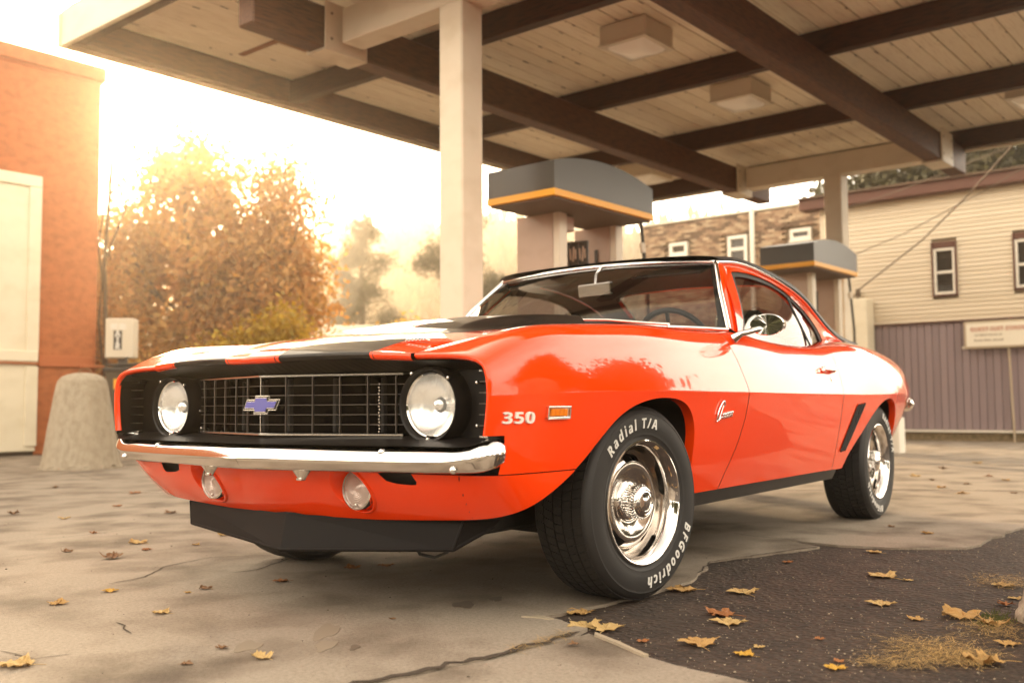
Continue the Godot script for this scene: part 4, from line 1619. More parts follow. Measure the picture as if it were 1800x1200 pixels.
func car_inside(car: Node3D) -> void:
	var mb := MB.new()
	var P := []
	for i in 31:
		var s := -1.0 + 2.0 * i / 30.0
		var x := 0.74 * s
		var dz := -0.26 * s * s
		for q in [[-0.66, 0.955], [-0.85, 0.965], [-1.02, 0.955], [-1.06, 0.93], [-1.05, 0.78], [-0.98, 0.60]]:
			var k: float = 1.0 if q[0] > -0.7 else 0.25
			P.append(Vector3(x, q[1] - 0.02 * s * s, q[0] + dz * k))
	mb.grid(P, 31, 6)
	part("dashboard", mb, M.dash_black, car)
	# steering wheel
	var hub := Vector3(0.37, 0.905, -1.24)
	var tilt := Basis(Vector3.RIGHT, -1.15)
	mb = MB.new()
	var ring := []
	for i in 41:
		var t := TAU * i / 40.0
		ring.append(hub + tilt * Vector3(cos(t) * 0.187, 0, sin(t) * 0.187))
	mb.tube(ring, 0.0135, 8, false)
	for t in [0.15, PI - 0.15, PI * 1.5]:
		mb.tube([hub + tilt * Vector3(0, -0.03, 0), hub + tilt * Vector3(cos(t) * 0.187, 0, -sin(t) * 0.187)], 0.009, 6)
	mb.tube([hub, hub + Vector3(0, -0.12, 0.30)], 0.03, 8)
	part("steering_wheel", mb, M.steering_rim, car)
	for sx in [0.37, -0.37]:
		mb = MB.new()
		mb.box(Transform3D(Basis(Vector3.RIGHT, -0.12), Vector3(sx, 0.50, -1.62)), Vector3(0.50, 0.14, 0.50), 0.05)
		mb.box(Transform3D(Basis(Vector3.RIGHT, -0.32), Vector3(sx, 0.76, -1.93)), Vector3(0.48, 0.52, 0.13), 0.05)
		mb.box(Transform3D(Basis(Vector3.RIGHT, -0.2), Vector3(sx, 1.06, -2.02)), Vector3(0.26, 0.14, 0.09), 0.035)
		mb.tube([Vector3(sx - 0.05, 0.98, -1.99), Vector3(sx - 0.05, 1.03, -2.01)], 0.007)
		part("front_seat", mb, M.seat_vinyl, car)
	mb = MB.new()
	mb.box(Transform3D(Basis(Vector3.RIGHT, -0.4), Vector3(0, 0.72, -2.46)), Vector3(1.2, 0.5, 0.14), 0.05)
	mb.box(X(Vector3(0, 0.5, -2.3)), Vector3(1.2, 0.16, 0.4), 0.05)
	mb.box(X(Vector3(0, 0.93, -2.72)), Vector3(1.2, 0.02, 0.42))
	part("rear_seat", mb, M.seat_vinyl, car)
	mb = MB.new()
	for s in [-1.0, 1.0]:
		mb.quad(Vector3(s * 0.77, 0.91, -0.95), Vector3(s * 0.77, 0.90, -2.4), Vector3(s * 0.74, 0.40, -2.4), Vector3(s * 0.74, 0.40, -0.95))
	mb.quad(Vector3(-0.8, 0.42, -0.7), Vector3(0.8, 0.42, -0.7), Vector3(0.8, 0.42, -2.6), Vector3(-0.8, 0.42, -2.6))
	part("cabin_lining", mb, M.dash_black, car)
	# inside mirror
	var mc := Vector3(0.045, 1.185, -1.07)
	mb = MB.new()
	var mb_b := Basis(Vector3.UP, -0.18) * Basis(Vector3.RIGHT, 0.1)
	mb.box(Transform3D(mb_b, mc), Vector3(0.205, 0.062, 0.022), 0.009)
	mb.tube([mc + Vector3(0, 0.02, 0.0), mc + Vector3(0, 0.075, -0.01), mc + Vector3(0, 0.12, -0.06)], 0.007)
	part("inside_mirror", mb, M.chrome, car)
	for s in [-1.0, 1.0]:
		mb = MB.new()
		mb.box(Transform3D(Basis(Vector3.RIGHT, 0.35), Vector3(s * 0.36, 1.262, -1.24)), Vector3(0.36, 0.012, 0.13), 0.005)
		part("sun_visor", mb, M.seat_vinyl, car)

func car_wheels(car: Node3D) -> void:
	var ax := Basis(Vector3(0, 1, 0), Vector3(1, 0, 0), Vector3(0, 0, -1))
	var T := Transform3D(ax, Vector3.ZERO)
	# tyre: carcass with grooves, tread blocks, fine rings on the side wall
	var tyre := MB.new()
	var side := [Vector2(0.198, 0.098), Vector2(0.207, 0.1045), Vector2(0.214, 0.1085), Vector2(0.222, 0.1120), Vector2(0.2235, 0.1132), Vector2(0.226, 0.1130), Vector2(0.236, 0.1160), Vector2(0.252, 0.1183), Vector2(0.270, 0.1183), Vector2(0.286, 0.1160), Vector2(0.292, 0.1148), Vector2(0.2935, 0.1154), Vector2(0.2955, 0.1138), Vector2(0.304, 0.1085), Vector2(0.3105, 0.1015), Vector2(0.314, 0.094), Vector2(0.3145, 0.088)]
	tyre.lathe(T, side, 96)
	var inner := []
	for q in side:
		inner.append(Vector2(q.x, -q.y))
	tyre.lathe(T, inner, 64)
	tyre.lathe(T, [Vector2(0.3145, 0.088), Vector2(0.3125, 0.0), Vector2(0.3145, -0.088)], 96)
	var blocks := 70
	var ribs := [[-0.094, -0.060], [-0.055, -0.021], [-0.016, 0.016], [0.021, 0.055], [0.060, 0.094]]
	for ri in 5:
		var h0: float = ribs[ri][0]
		var h1: float = ribs[ri][1]
		for k in blocks:
			var off := 0.5 * (ri % 2) + 0.13 * ri
			var t0 := TAU * (k + off + 0.06) / blocks
			var t1 := TAU * (k + off + 0.94) / blocks
			var sk := 0.010 * (1.0 if ri < 2 else -1.0 if ri > 2 else 0.4) / 0.32
			var c := []
			for e in [[t0, h0, 0.0], [t1, h0, 0.0], [t1, h1, sk], [t0, h1, sk]]:
				var edge: float = 0.0018 if absf(e[1]) > 0.08 else 0.0
				var d := Vector3(0, cos(e[0] + e[2]), sin(e[0] + e[2]))
				c.append([d * (0.3212 - edge * 2.2) + Vector3(e[1], 0, 0), d * 0.312 + Vector3(e[1], 0, 0), d])
			tyre.sq(c[0][0], c[1][0], c[2][0], c[3][0], c[0][2], c[1][2], c[2][2], c[3][2])
			for e in 4:
				var f := (e + 1) % 4
				var mid: Vector3 = (c[0][0] + c[2][0]) * 0.5
				tyre.quad(c[e][0], c[f][0], c[f][1], c[e][1], (c[e][0] + c[f][0]) * 0.5 - mid)
	var tyre_mesh := tyre.mesh()
	# rim, trim ring, slotted disc, ribbed cap
	var rim := MB.new()
	rim.lathe(T, [Vector2(0.188, 0.098), Vector2(0.180, 0.088), Vector2(0.175, 0.07), Vector2(0.172, 0.03), Vector2(0.170, -0.02), Vector2(0.185, -0.07), Vector2(0.20, -0.10)], 64)
	var rim_mesh := rim.mesh()
	var ring := MB.new()
	ring.lathe(T, [Vector2(0.2085, 0.100), Vector2(0.2085, 0.108), Vector2(0.2065, 0.1125), Vector2(0.2025, 0.1135), Vector2(0.1985, 0.1115), Vector2(0.1965, 0.1085), Vector2(0.192, 0.105), Vector2(0.185, 0.096), Vector2(0.179, 0.084), Vector2(0.1765, 0.075)], 72)
	var ring_mesh := ring.mesh()
	var D := []
	var dr := NS.new([0.05, 0.075, 0.10, 0.122, 0.14, 0.155, 0.166, 0.173], [0.046, 0.046, 0.056, 0.062, 0.058, 0.044, 0.028, 0.024])
	for i in 45:
		for j in 201:
			var r := 0.05 + 0.1225 * i / 44.0
			var t := TAU * j / 200.0
			D.append(Vector3(dr.at(r), r * cos(t), r * sin(t)))
	var ds := Sheet.new()
	ds.setup(D, 45, 201)
	var slots := func(q: Vector3) -> float:
		var r := Vector2(q.y, q.z).length()
		var t := fposmod(atan2(q.z, q.y) + TAU / 10.0, TAU / 5.0) - TAU / 10.0
		var d := Vector2(absf(t) * r - 0.030, absf(r - 0.145) - 0.0)
		return Vector2(maxf(d.x, 0.0), d.y).length() - 0.0115
	var disc := MB.new()
	ds.cut(disc, [slots])
	var disc_mesh := disc.mesh()
	var cap := MB.new()
	cap.lathe(T, [Vector2(0.066, 0.044), Vector2(0.066, 0.050), Vector2(0.062, 0.054), Vector2(0.053, 0.056), Vector2(0.0465, 0.098)], 40)
	for k in 36:
		var t := TAU * k / 36.0
		cap.box(Transform3D(Basis(Vector3.RIGHT, t), Vector3.ZERO) * Transform3D(Basis(Vector3.BACK, 0.14), Vector3(0.077, 0.0525, 0)), Vector3(0.040, 0.008, 0.0042), 0.001)
	cap.lathe(T, [Vector2(0.046, 0.096), Vector2(0.052, 0.098), Vector2(0.0535, 0.104), Vector2(0.050, 0.111), Vector2(0.042, 0.1145), Vector2(0.0395, 0.1115), Vector2(0.0365, 0.1145), Vector2(0.030, 0.1155), Vector2(0.028, 0.113), Vector2(0.012, 0.1165), Vector2(0.0, 0.117)], 40)
	var cap_mesh := cap.mesh()
	var drum := MB.new()
	drum.lathe(T, [Vector2(0.168, -0.03), Vector2(0.168, -0.012), Vector2(0.15, -0.004), Vector2(0.0, -0.004)], 40)
	var drum_mesh := drum.mesh()
	var texts := []
	for tx in [["Radial T/A", 141.0, 0.033], ["BFGoodrich", -20.0, 0.033]]:
		var mb := MB.new()
		var r := 0.2605
		letters(mb, tx[0], tx[2], 0.003, func(x: float, w: float) -> Transform3D:
			var ph: float = deg_to_rad(tx[1]) - x / r
			return Transform3D(Basis(Vector3(0, -cos(ph), -sin(ph)), Vector3(0, sin(ph), -cos(ph)), Vector3(1, 0, 0)) * Basis(Vector3(1, 0, 0), Vector3(0.16, 1, 0), Vector3(0, 0, 1)), Vector3(0.1186, r * sin(ph), -r * cos(ph))), "Droid Sans", 700, 0.0085 if tx[1] > 0 else 0.0075)
		texts.append(mb.mesh())
	for w in [[0.762, 0.0, -0.1243, 0.0], [0.762, -2.743, 0.0, -1.15], [-0.762, 0.0, -0.1243, 0.6], [-0.762, -2.743, 0.0, 2.2]]:
		var b := Basis(Vector3.UP, w[2])
		if w[0] < 0.0:
			b = Basis(Vector3.UP, w[2] + PI)
		b = b * Basis(Vector3.RIGHT, w[3])
		var wh := part("wheel", rim_mesh, M.wheel_silver, car, Transform3D(b, Vector3(w[0], 0.3185, w[1])))
		part("tyre", tyre_mesh, M.tyre_rubber, wh)
		part("trim_ring", ring_mesh, M.chrome, wh)
		part("wheel_disc", disc_mesh, M.wheel_silver, wh)
		part("centre_cap", cap_mesh, M.chrome, wh)
		part("brake_drum", drum_mesh, M.wheel_dark, wh)
		for t in texts:
			part("tyre_lettering", t, M.tyre_white, wh)

# ------------------------------------------------------------------ ground
func rough_edge(p: PackedVector2Array, step := 0.05, amp := 0.008, sd := 1) -> PackedVector2Array:
	var f := FastNoiseLite.new()
	f.seed = sd
	f.frequency = 4.0
	f.fractal_octaves = 4
	var out := PackedVector2Array()
	for i in p.size():
		var a := p[i]
		var b := p[(i + 1) % p.size()]
		var n := clampi(int(a.distance_to(b) / step), 1, 120) if maxf(absf(a.x), absf(b.x)) < 7.0 and maxf(a.y, b.y) < 9.0 else 1
		for k in n:
			var q := a.lerp(b, float(k) / n)
			if n > 1:
				q += Vector2(f.get_noise_2d(q.x, q.y), f.get_noise_2d(q.x + 31.0, q.y)) * amp * 2.0
			out.append(q)
	return out

func slab(mb: MB, poly: PackedVector2Array, y0: float, y1: float) -> void:   # outline in (x, distance)
	mb.prism(Transform3D(Basis(Vector3(1, 0, 0), Vector3(0, 0, -1), Vector3(0, 1, 0)), Vector3.ZERO), poly, y0, y1)

func ribbon(mb: MB, pts: Array, width: float, y: float, sd := 3) -> void:     # a wandering dark line on the ground, (x, distance)
	var f := FastNoiseLite.new()
	f.seed = sd
	f.frequency = 6.0
	var dense := []
	for i in pts.size() - 1:
		var n := maxi(2, int(pts[i].distance_to(pts[i + 1]) / 0.03))
		for k in n:
			dense.append(pts[i].lerp(pts[i + 1], float(k) / n))
	dense.append(pts[pts.size() - 1])
	var l := []
	var r := []
	for i in dense.size():
		var d: Vector2 = dense[mini(i + 1, dense.size() - 1)] - dense[maxi(i - 1, 0)]
		var s := Vector2(-d.y, d.x).normalized()
		var q: Vector2 = dense[i]
		q += s * f.get_noise_2d(q.x * 3.0, q.y * 3.0) * width * 3.0
		var w := width * (0.55 + 0.9 * absf(f.get_noise_2d(q.x * 9.0 + 5.0, q.y * 9.0)))
		if i == 0 or i == dense.size() - 1:
			w = 0.001
		l.append(Vector3(q.x + s.x * w, y, -(q.y + s.y * w)))
		r.append(Vector3(q.x - s.x * w, y, -(q.y - s.y * w)))
	for i in l.size() - 1:
		mb.quad(l[i], l[i + 1], r[i + 1], r[i], Vector3.UP)

func build_ground() -> void:
	var mb := MB.new()
	var n := 40
	for i in n:
		for j in n:
			var a := Vector3(-420.0 + 840.0 * i / n, -0.06, -440.0 + 560.0 * j / n)
			mb.quad(a, a + Vector3(840.0 / n, 0, 0), a + Vector3(840.0 / n, 0, 560.0 / n), a + Vector3(0, 0, 560.0 / n), Vector3.UP)
	struct("ground", mb, M.asphalt)
	# concrete forecourt in slabs; the asphalt patch fills a broken corner
	var hole := PackedVector2Array([Vector2(0.086, 3.055), Vector2(0.25, 3.19), Vector2(0.40, 3.335), Vector2(0.61, 3.56), Vector2(0.735, 3.86), Vector2(0.80, 4.10), Vector2(1.03, 4.23), Vector2(1.376, 4.470), Vector2(1.27, 4.70), Vector2(1.48, 4.52), Vector2(1.664, 4.434), Vector2(2.02, 4.41), Vector2(2.363, 4.823), Vector2(2.72, 5.24), Vector2(3.5, 6.05), Vector2(5.0, 6.9), Vector2(9.0, 8.4), Vector2(9.0, -13.0), Vector2(1.35, -13.0), Vector2(0.95, 1.92), Vector2(0.57, 2.313), Vector2(0.43, 2.47), Vector2(0.345, 2.579), Vector2(0.29, 2.72), Vector2(0.212, 2.839), Vector2(0.185, 2.815), Vector2(0.225, 2.885)])
	var near := PackedVector2Array([Vector2(-0.62, 2.115), Vector2(-0.349, 2.330), Vector2(-0.20, 2.455), Vector2(-0.078, 2.556), Vector2(0.07, 2.70), Vector2(0.185, 2.815), Vector2(0.212, 2.839), Vector2(0.29, 2.72), Vector2(0.345, 2.579), Vector2(0.43, 2.47), Vector2(0.57, 2.313), Vector2(0.95, 1.92), Vector2(1.35, -13.0), Vector2(-3.5, -13.0), Vector2(-3.5, -0.6)])
	var near_fit: Array = Geometry2D.offset_polygon(near, -0.007)
	var back_joint := PackedVector2Array([Vector2(-5.0, 7.62), Vector2(3.015, 7.327), Vector2(3.669, 7.131), Vector2(8.6, 6.35), Vector2(8.6, 30.0), Vector2(-5.0, 30.0)])
	var whole := PackedVector2Array([Vector2(-60, -12), Vector2(8.6, -12), Vector2(8.6, 30), Vector2(-60, 30)])
	var main: Array = Geometry2D.clip_polygons(whole, hole)
	for cutter in [near, back_joint]:
		var rest := []
		for p in main:
			rest.append_array(Geometry2D.clip_polygons(p, cutter))
		main = rest
	mb = MB.new()
	for p in main:
		if not Geometry2D.is_polygon_clockwise(p):
			slab(mb, rough_edge(p, 0.025, 0.013, 5), -0.055, 0.0)
	struct("forecourt_slab", mb, M.concrete)
	mb = MB.new()
	slab(mb, rough_edge(near_fit[0], 0.03, 0.006, 6), -0.055, -0.004)
	struct("forecourt_slab", mb, M.concrete)
	mb = MB.new()
	var bj: Array = Geometry2D.offset_polygon(back_joint, -0.01)
	slab(mb, rough_edge(bj[0], 0.06, 0.006, 7), -0.055, 0.002)
	struct("forecourt_slab", mb, M.concrete)
	mb = MB.new()
	var ho: Array = Geometry2D.offset_polygon(hole, 0.05)
	slab(mb, rough_edge(ho[0], 0.05, 0.006, 8), -0.055, -0.010)
	struct("asphalt_patch", mb, M.asphalt)
	# worn pale lips of the slabs
	mb = MB.new()
	for lip in [[Vector2(0.02, 3.035), Vector2(0.078, 3.047), Vector2(0.12, 3.000), Vector2(0.10, 2.995), Vector2(0.06, 3.022)], [Vector2(0.225, 2.82), Vector2(0.285, 2.71), Vector2(0.335, 2.585), Vector2(0.345, 2.57), Vector2(0.33, 2.565), Vector2(0.313, 2.605), Vector2(0.268, 2.71), Vector2(0.222, 2.79)]  ]:
		var q := rough_edge(PackedVector2Array(lip), 0.015, 0.004, 11)
		for i in q.size():
			q[i] = q[i]
		slab(mb, q, -0.02, 0.0035)
	tag(struct("slab_edge", mb, M.bright_concrete), "", "", "", "structure")
	# cracks and joints
	mb = MB.new()
	ribbon(mb, [Vector2(0.19, 2.83), Vector2(0.02, 2.65), Vector2(-0.078, 2.56), Vector2(-0.21, 2.45), Vector2(-0.36, 2.325), Vector2(-0.65, 2.08)], 0.012, 0.0025, 4)
	struct("joint_dirt", mb, M.crack_dirt)
	for c in [
		[0.003, [[0, 953], [120, 944], [230, 930], [345, 917]]], [0.0035, [[190, 1027], [255, 1014], [290, 996], [370, 980], [490, 975]]],
		[0.004, [[205, 1094], [218, 1100], [214, 1106], [232, 1114]]], [0.0025, [[0, 1145], [60, 1158], [125, 1150]]], [0.004, [[400, 1008], [450, 1002], [500, 985], [535, 974]]],
		[0.005, [[1228, 1008], [1250, 988], [1300, 980], [1370, 970], [1440, 961]]], [0.004, [[1440, 961], [1395, 949], [1330, 943], [1290, 938]]],
		[0.006, [[120, 830], [175, 845], [250, 850]]], [0.006, [[1590, 812], [1690, 815], [1800, 809]]]]:
		mb = MB.new()
		var l := []
		for q in c[1]:
			l.append(on_ground(q[0], q[1]))
		ribbon(mb, l, c[0], 0.002 if l[0].y < 7.3 else 0.0045, int(c[1][0][0]) + 7)
		struct("crack", mb, M.crack_dirt)
	# oil spots
	for s in [[815, 1063, 19, 6, "oil_stain"], [872, 1053, 11, 4, "oil_stain"], [573, 1110, 20, 13, "damp_stain"], [572, 1135, 17, 9, "damp_stain"], [435, 1136, 22, 9, "damp_stain"], [623, 1138, 8, 5, "oil_stain"]]:
		mb = MB.new()
		var c := on_ground(s[0], s[1])
		var rx: float = c.y * s[2] / 1732.0
		var rz: float = on_ground(s[0], s[1] - s[3]).y - c.y
		var poly := PackedVector2Array()
		for i in 28:
			var t := TAU * i / 28.0
			var k: float = 1.0 + 0.16 * sin(t * 3.0 + s[0]) + 0.10 * sin(t * 5.0 + s[1])
			poly.append(c + Vector2(cos(t) * rx, sin(t) * rz) * k)
		slab(mb, poly, -0.004, 0.0015)
		struct("stain", mb, M[s[4]])

func on_ground(px: float, py: float) -> Vector2:      # where a sight line of the site survey meets the ground: (x, distance)
	var c := Vector3((px - 900.0) / 1731.7, -(py - 600.0) / 1731.7, -1.0)
	var d := Basis.from_euler(Vector3(0.0653, 0, -0.0068)) * c
	var t := 0.6396 / maxf(-d.y, 0.004)
	return Vector2(d.x * t, -d.z * t)

# ------------------------------------------------------------------ the filling station
func build_station() -> void:
	var can := thing("station_canopy", "flat filling station canopy of dark timber joists under cream planks on cream steel columns", "canopy", Vector3.ZERO, STATION_TURN)
	var y0 := 3.70
	var yb := 4.06
	var yc := 4.31
	# columns
	for b in [5.52, 13.07]:
		var mb := MB.new()
		mb.box(X(Vector3(-5.09, (y0 + 0.05) * 0.5, -b)), Vector3(0.243, y0 + 0.05, 0.243), 0.012)
		var col := part("column", mb, M.cream_steel, can)
		mb = MB.new()
		mb.box(X(Vector3(-5.09, 0.012, -b)), Vector3(0.40, 0.024, 0.40), 0.004)
		part("base_plate", mb, M.cream_steel, col)
		mb = MB.new()
		mb.box(X(Vector3(-5.12, y0 + 0.19, -b)), Vector3(2.72 - 0.24, 0.30, 0.24), 0.008)
		var gird := part("girder", mb, M.cream_steel, can)
		for u in [-6.56, -3.75]:
			mb = MB.new()
			for s in [-1.0, 1.0]:
				mb.box(X(Vector3(u + s * 0.118, y0 + 0.19, -b)), Vector3(0.02, 0.42, 0.47), 0.003)
			mb.box(X(Vector3(u, y0 - 0.014, -b)), Vector3(0.256, 0.024, 0.47), 0.003)
			part("beam_saddle", mb, M.cream_steel, gird)
			for s in [-1.0, 1.0]:
				for e in [[-0.17, 0.08], [0.17, 0.08], [-0.17, 0.30], [0.17, 0.30]]:
					mb = MB.new()
					mb.lathe(Transform3D(Basis(Vector3.BACK, -s * PI / 2), Vector3(u + s * 0.128, y0 + e[1], -b + e[0])), [Vector2(0.014, 0.0), Vector2(0.012, 0.008), Vector2(0.0, 0.010)], 8)
					part("bolt", mb, M.steel_bolt, gird)
	# two long beams
	for u in [-6.56, -3.75]:
		var mb := MB.new()
		mb.box(X(Vector3(u, y0 + 0.18, -9.27)), Vector3(0.205, 0.36, 9.40), 0.014)
		part("beam", mb, M.dark_beam, can)
	# joists across, sitting on the beams
	for b in [4.37, 6.83, 9.28, 11.65, 13.99]:
		var mb := MB.new()
		mb.box(X(Vector3(-5.08, yb + 0.125, -b)), Vector3(7.6, 0.25, 0.115), 0.008)
		part("joist", mb, M.dark_joist, can)
	# eaves and rakes
	for u in [-8.94, -1.22]:
		var mb := MB.new()
		mb.box(X(Vector3(u, yb + 0.16, -9.18)), Vector3(0.115, 0.32, 9.86), 0.008)
		var ev := part("eave_board", mb, M.dark_beam, can)
		mb = MB.new()
		mb.box(X(Vector3(u + (-0.075 if u < -5.0 else 0.075), yb + 0.12, -9.18)), Vector3(0.03, 0.32, 9.92), 0.004)
		part("eave_trim", mb, M.cream_paint, ev)
	for b in [4.27, 14.09]:
		var mb := MB.new()
		mb.box(X(Vector3(-5.08, yb + 0.14, -b)), Vector3(7.9, 0.34, 0.05), 0.006)
		part("rake_board", mb, M.cream_paint, can)
	# planks: rows along the beams, butted over the joists
	rng.seed = 12
	var row := 0
	var u := -8.85
	while u < -1.3:
		var w := 0.198
		var cuts := [4.36, 14.05]
		var j: float = [6.83, 9.28, 11.65][rng.randi() % 3]
		cuts.insert(1, j)
		for k in 2:
			var mb := MB.new()
			var l: float = cuts[k + 1] - cuts[k] - 0.004
			mb.box(X(Vector3(u + w * 0.5, yc + 0.018 + rng.randf() * 0.006, -(cuts[k] + cuts[k + 1]) * 0.5)), Vector3(w - 0.009, 0.036, l), 0.005)
			part("plank", mb, M["plank%d" % (rng.randi() % 3)], can)
		u += w
		row += 1
	var mb := MB.new()
	mb.box(X(Vector3(-5.08, yc + 0.065, -9.18)), Vector3(7.72, 0.05, 9.82))
	part("roof_deck", mb, M.plank_gap, can)
	# dirt and nails along some of the seams
	mb = MB.new()
	for i in 420:
		var seam := -8.85 + 0.198 * (rng.randi() % 38)
		var b := rng.randf_range(4.5, 13.9)
		mb.box(X(Vector3(seam + rng.randf_range(-0.006, 0.006), yc - 0.002, -b)), Vector3(rng.randf_range(0.004, 0.012), 0.004, rng.randf_range(0.01, 0.09)))
	tag(part("seam_dirt", mb, M.plank_gap, can), "", "", "", "stuff")
	# rusty outline left by a lamp
	mb = MB.new()
	for e in [[-8.27, 5.93, 0.62, 0.07], [-7.97, 6.20, 0.06, 0.56]]:
		mb.box(X(Vector3(e[0], yc - 0.004, -e[1])), Vector3(e[2], 0.012, e[3]), 0.002)
	part("rust_mark", mb, M.rust, can)
	# box lamps screwed to the planks
	var lamps := [
		[-5.05, 8.0, 0.52, "square cream box lamp on the canopy ceiling nearest to the tall front column"],
		[-5.09, 10.28, 0.52, "square cream box lamp on the canopy ceiling in the bay behind the nearest lamp"],
		[-8.0, 12.85, 0.62, "cream ceiling lamp over the grey pump shelter, by the far eave"],
		[-2.45, 12.4, 0.55, "cream box lamp at the right edge of the canopy ceiling"]]
	for q in lamps:
		var t := thing("ceiling_lamp", q[3], "ceiling lamp", st(q[0], q[1], yc - 0.002), STATION_TURN, "box lamps under the canopy")
		mb = MB.new()
		mb.box(X(Vector3(0, -0.10, 0)), Vector3(q[2], 0.19, q[2]), 0.012)
		part("housing", mb, M.lamp_housing, t)
		mb = MB.new()
		mb.box(X(Vector3(0, -0.202, 0)), Vector3(q[2] * 1.04, 0.02, q[2] * 1.04), 0.006)
		part("rim", mb, M.lamp_housing, t)
		mb = MB.new()
		var g := []
		for i in 13:
			for j in 13:
				var x := -1.0 + 2.0 * i / 12.0
				var z := -1.0 + 2.0 * j / 12.0
				g.append(Vector3(x * q[2] * 0.42, -0.212 - 0.06 * (1.0 - pow(maxf(absf(x), absf(z)), 3.0)), z * q[2] * 0.42))
		mb.grid(g, 13, 13)
		part("diffuser", mb, M.lamp_glass, t)
	# pump islands: arched grey tops with a yellow stripe on two slabs
	pump_shelter(-5.0, 6.13, 7.60, "grey arched pump shelter with yellow stripe, nearest, behind the tall front column")
	pump_shelter(-5.07, 11.38, 12.78, "grey arched pump shelter with yellow stripe, farther, above the car's rear window")
	mb = MB.new()
	mb.box(X(Vector3.UP * 0.23), Vector3(0.34, 0.46, 0.22), 0.012)
	var blk := part("island_block", mb, M.white_trim, self, Transform3D(Basis(Vector3.UP, STATION_TURN), st(-4.40, 12.85)))
	tag(blk, "white painted block on the concrete behind the car's rear wheel", "kerb block")

func pump_shelter(uc: float, b0: float, b1: float, label: String) -> void:
	var t := thing("pump_shelter", label, "pump shelter", st(uc, (b0 + b1) * 0.5), STATION_TURN, "pump shelters under the canopy")
	var L := b1 - b0
	var wu := 0.70
	var y := 2.30
	# arched top: profile along the length, pushed across
	var prof := PackedVector2Array([Vector2(-L / 2, y + 0.057), Vector2(L / 2, y + 0.057)])
	for i in 17:
		var s := 1.0 - 2.0 * i / 16.0
		prof.append(Vector2(s * L / 2, y + 0.285 + 0.10 * (1.0 - s * s)))
	var across := Transform3D(Basis(Vector3(0, 0, 1), Vector3(0, 1, 0), Vector3(-1, 0, 0)), Vector3.ZERO)
	var mb := MB.new()
	mb.prism(across, prof, -wu / 2, wu / 2)
	part("arched_top", mb, M.pump_grey, t)
	mb = MB.new()
	mb.box(X(Vector3(0, y + 0.031, 0)), Vector3(wu + 0.012, 0.056, L + 0.012), 0.004)
	part("yellow_stripe", mb, M.pump_yellow, t)
	mb = MB.new()
	mb.box(X(Vector3(0, y - 0.006, 0)), Vector3(wu - 0.04, 0.016, L - 0.04))
	part("soffit", mb, M.pump_soffit, t)
	# slabs stand across the island at both ends
	for k in 2:
		var zc: float = 0.175 if k == 0 else -0.685
		var du := -0.258 if uc > -5.05 else -0.15
		mb = MB.new()
		mb.box(X(Vector3(du, y / 2, zc)), Vector3(0.405, y - 0.02, 0.10), 0.006)
		var p := part("pump_slab", mb, M.pump_panel, t)
		mb = MB.new()
		mb.box(X(Vector3(du + 0.241, y / 2, zc)), Vector3(0.070, y - 0.02, 0.116), 0.008)
		part("edge_trim", mb, M.pump_trim, p)
	mb = MB.new()
	mb.box(X(Vector3(-0.20, y - 0.30, -0.62)), Vector3(0.03, 0.16, 0.02), 0.004)
	part("bracket", mb, M.dark_metal, t)
	mb = MB.new()
	mb.box(X(Vector3(-0.06, y - 0.09, 0.05)), Vector3(0.12, 0.13, 0.13), 0.01)
	part("junction_box", mb, M.pump_panel, t)
	# price rack: dark frame with two rows of pale slats
	mb = MB.new()
	var fr := Transform3D(Basis(Vector3.UP, 0.25), Vector3(-0.12, 1.87, -0.15))
	for e in [[0, 0.0, 0.27, 0.02], [0, 0.21, 0.27, 0.02], [0, -0.21, 0.27, 0.02]]:
		mb.box(fr * X(Vector3(e[0], e[1], 0)), Vector3(e[2], e[3], 0.03), 0.004)
	for x in [-0.135, -0.045, 0.045, 0.135]:
		mb.box(fr * X(Vector3(x, 0, 0)), Vector3(0.02, 0.44, 0.028), 0.004)
	mb.box(fr * X(Vector3(0, 0, -0.012)), Vector3(0.27, 0.42, 0.008))
	var rack := part("price_rack", mb, M.dark_metal, t)
	for ry in 2:
		for rx in 3:
			mb = MB.new()
			for q in [[-0.022, 0.10, 0.05], [0.006, 0.13, -0.06], [0.026, 0.085, 0.0]]:
				mb.box(fr * Transform3D(Basis(Vector3.BACK, q[2]), Vector3(-0.09 + 0.09 * rx + q[0], 0.105 - 0.21 * ry, 0.012)), Vector3(0.014, q[1], 0.008), 0.002)
			part("price_slat", mb, M.pump_panel, rack)
	# hose hanging from the far corner
	mb = MB.new()
	mb.tube([Vector3(0.26, y - 0.02, -L / 2 + 0.06), Vector3(0.275, y - 0.25, -L / 2 + 0.05), Vector3(0.30, y - 0.7, -L / 2 + 0.03), Vector3(0.30, y - 1.3, -L / 2 + 0.03), Vector3(0.22, y - 1.6, -L / 2 + 0.04)], 0.016, 8)
	part("hose", mb, M.black_rubber, t)
	mb = MB.new()
	mb.tube([Vector3(0.262, y - 0.20, -L / 2 + 0.055), Vector3(0.272, y - 0.29, -L / 2 + 0.05)], 0.026, 10)
	part("hose_coupling", mb, M.pump_trim, t)

# ------------------------------------------------------------------ buildings and plants around the station
const K := 1.2      # the houses behind the station are a fifth larger than first surveyed

func build_surroundings() -> void:
	orange_garage()
	cream_house()
	brick_house()
	left_things()
	plants()
	wires()

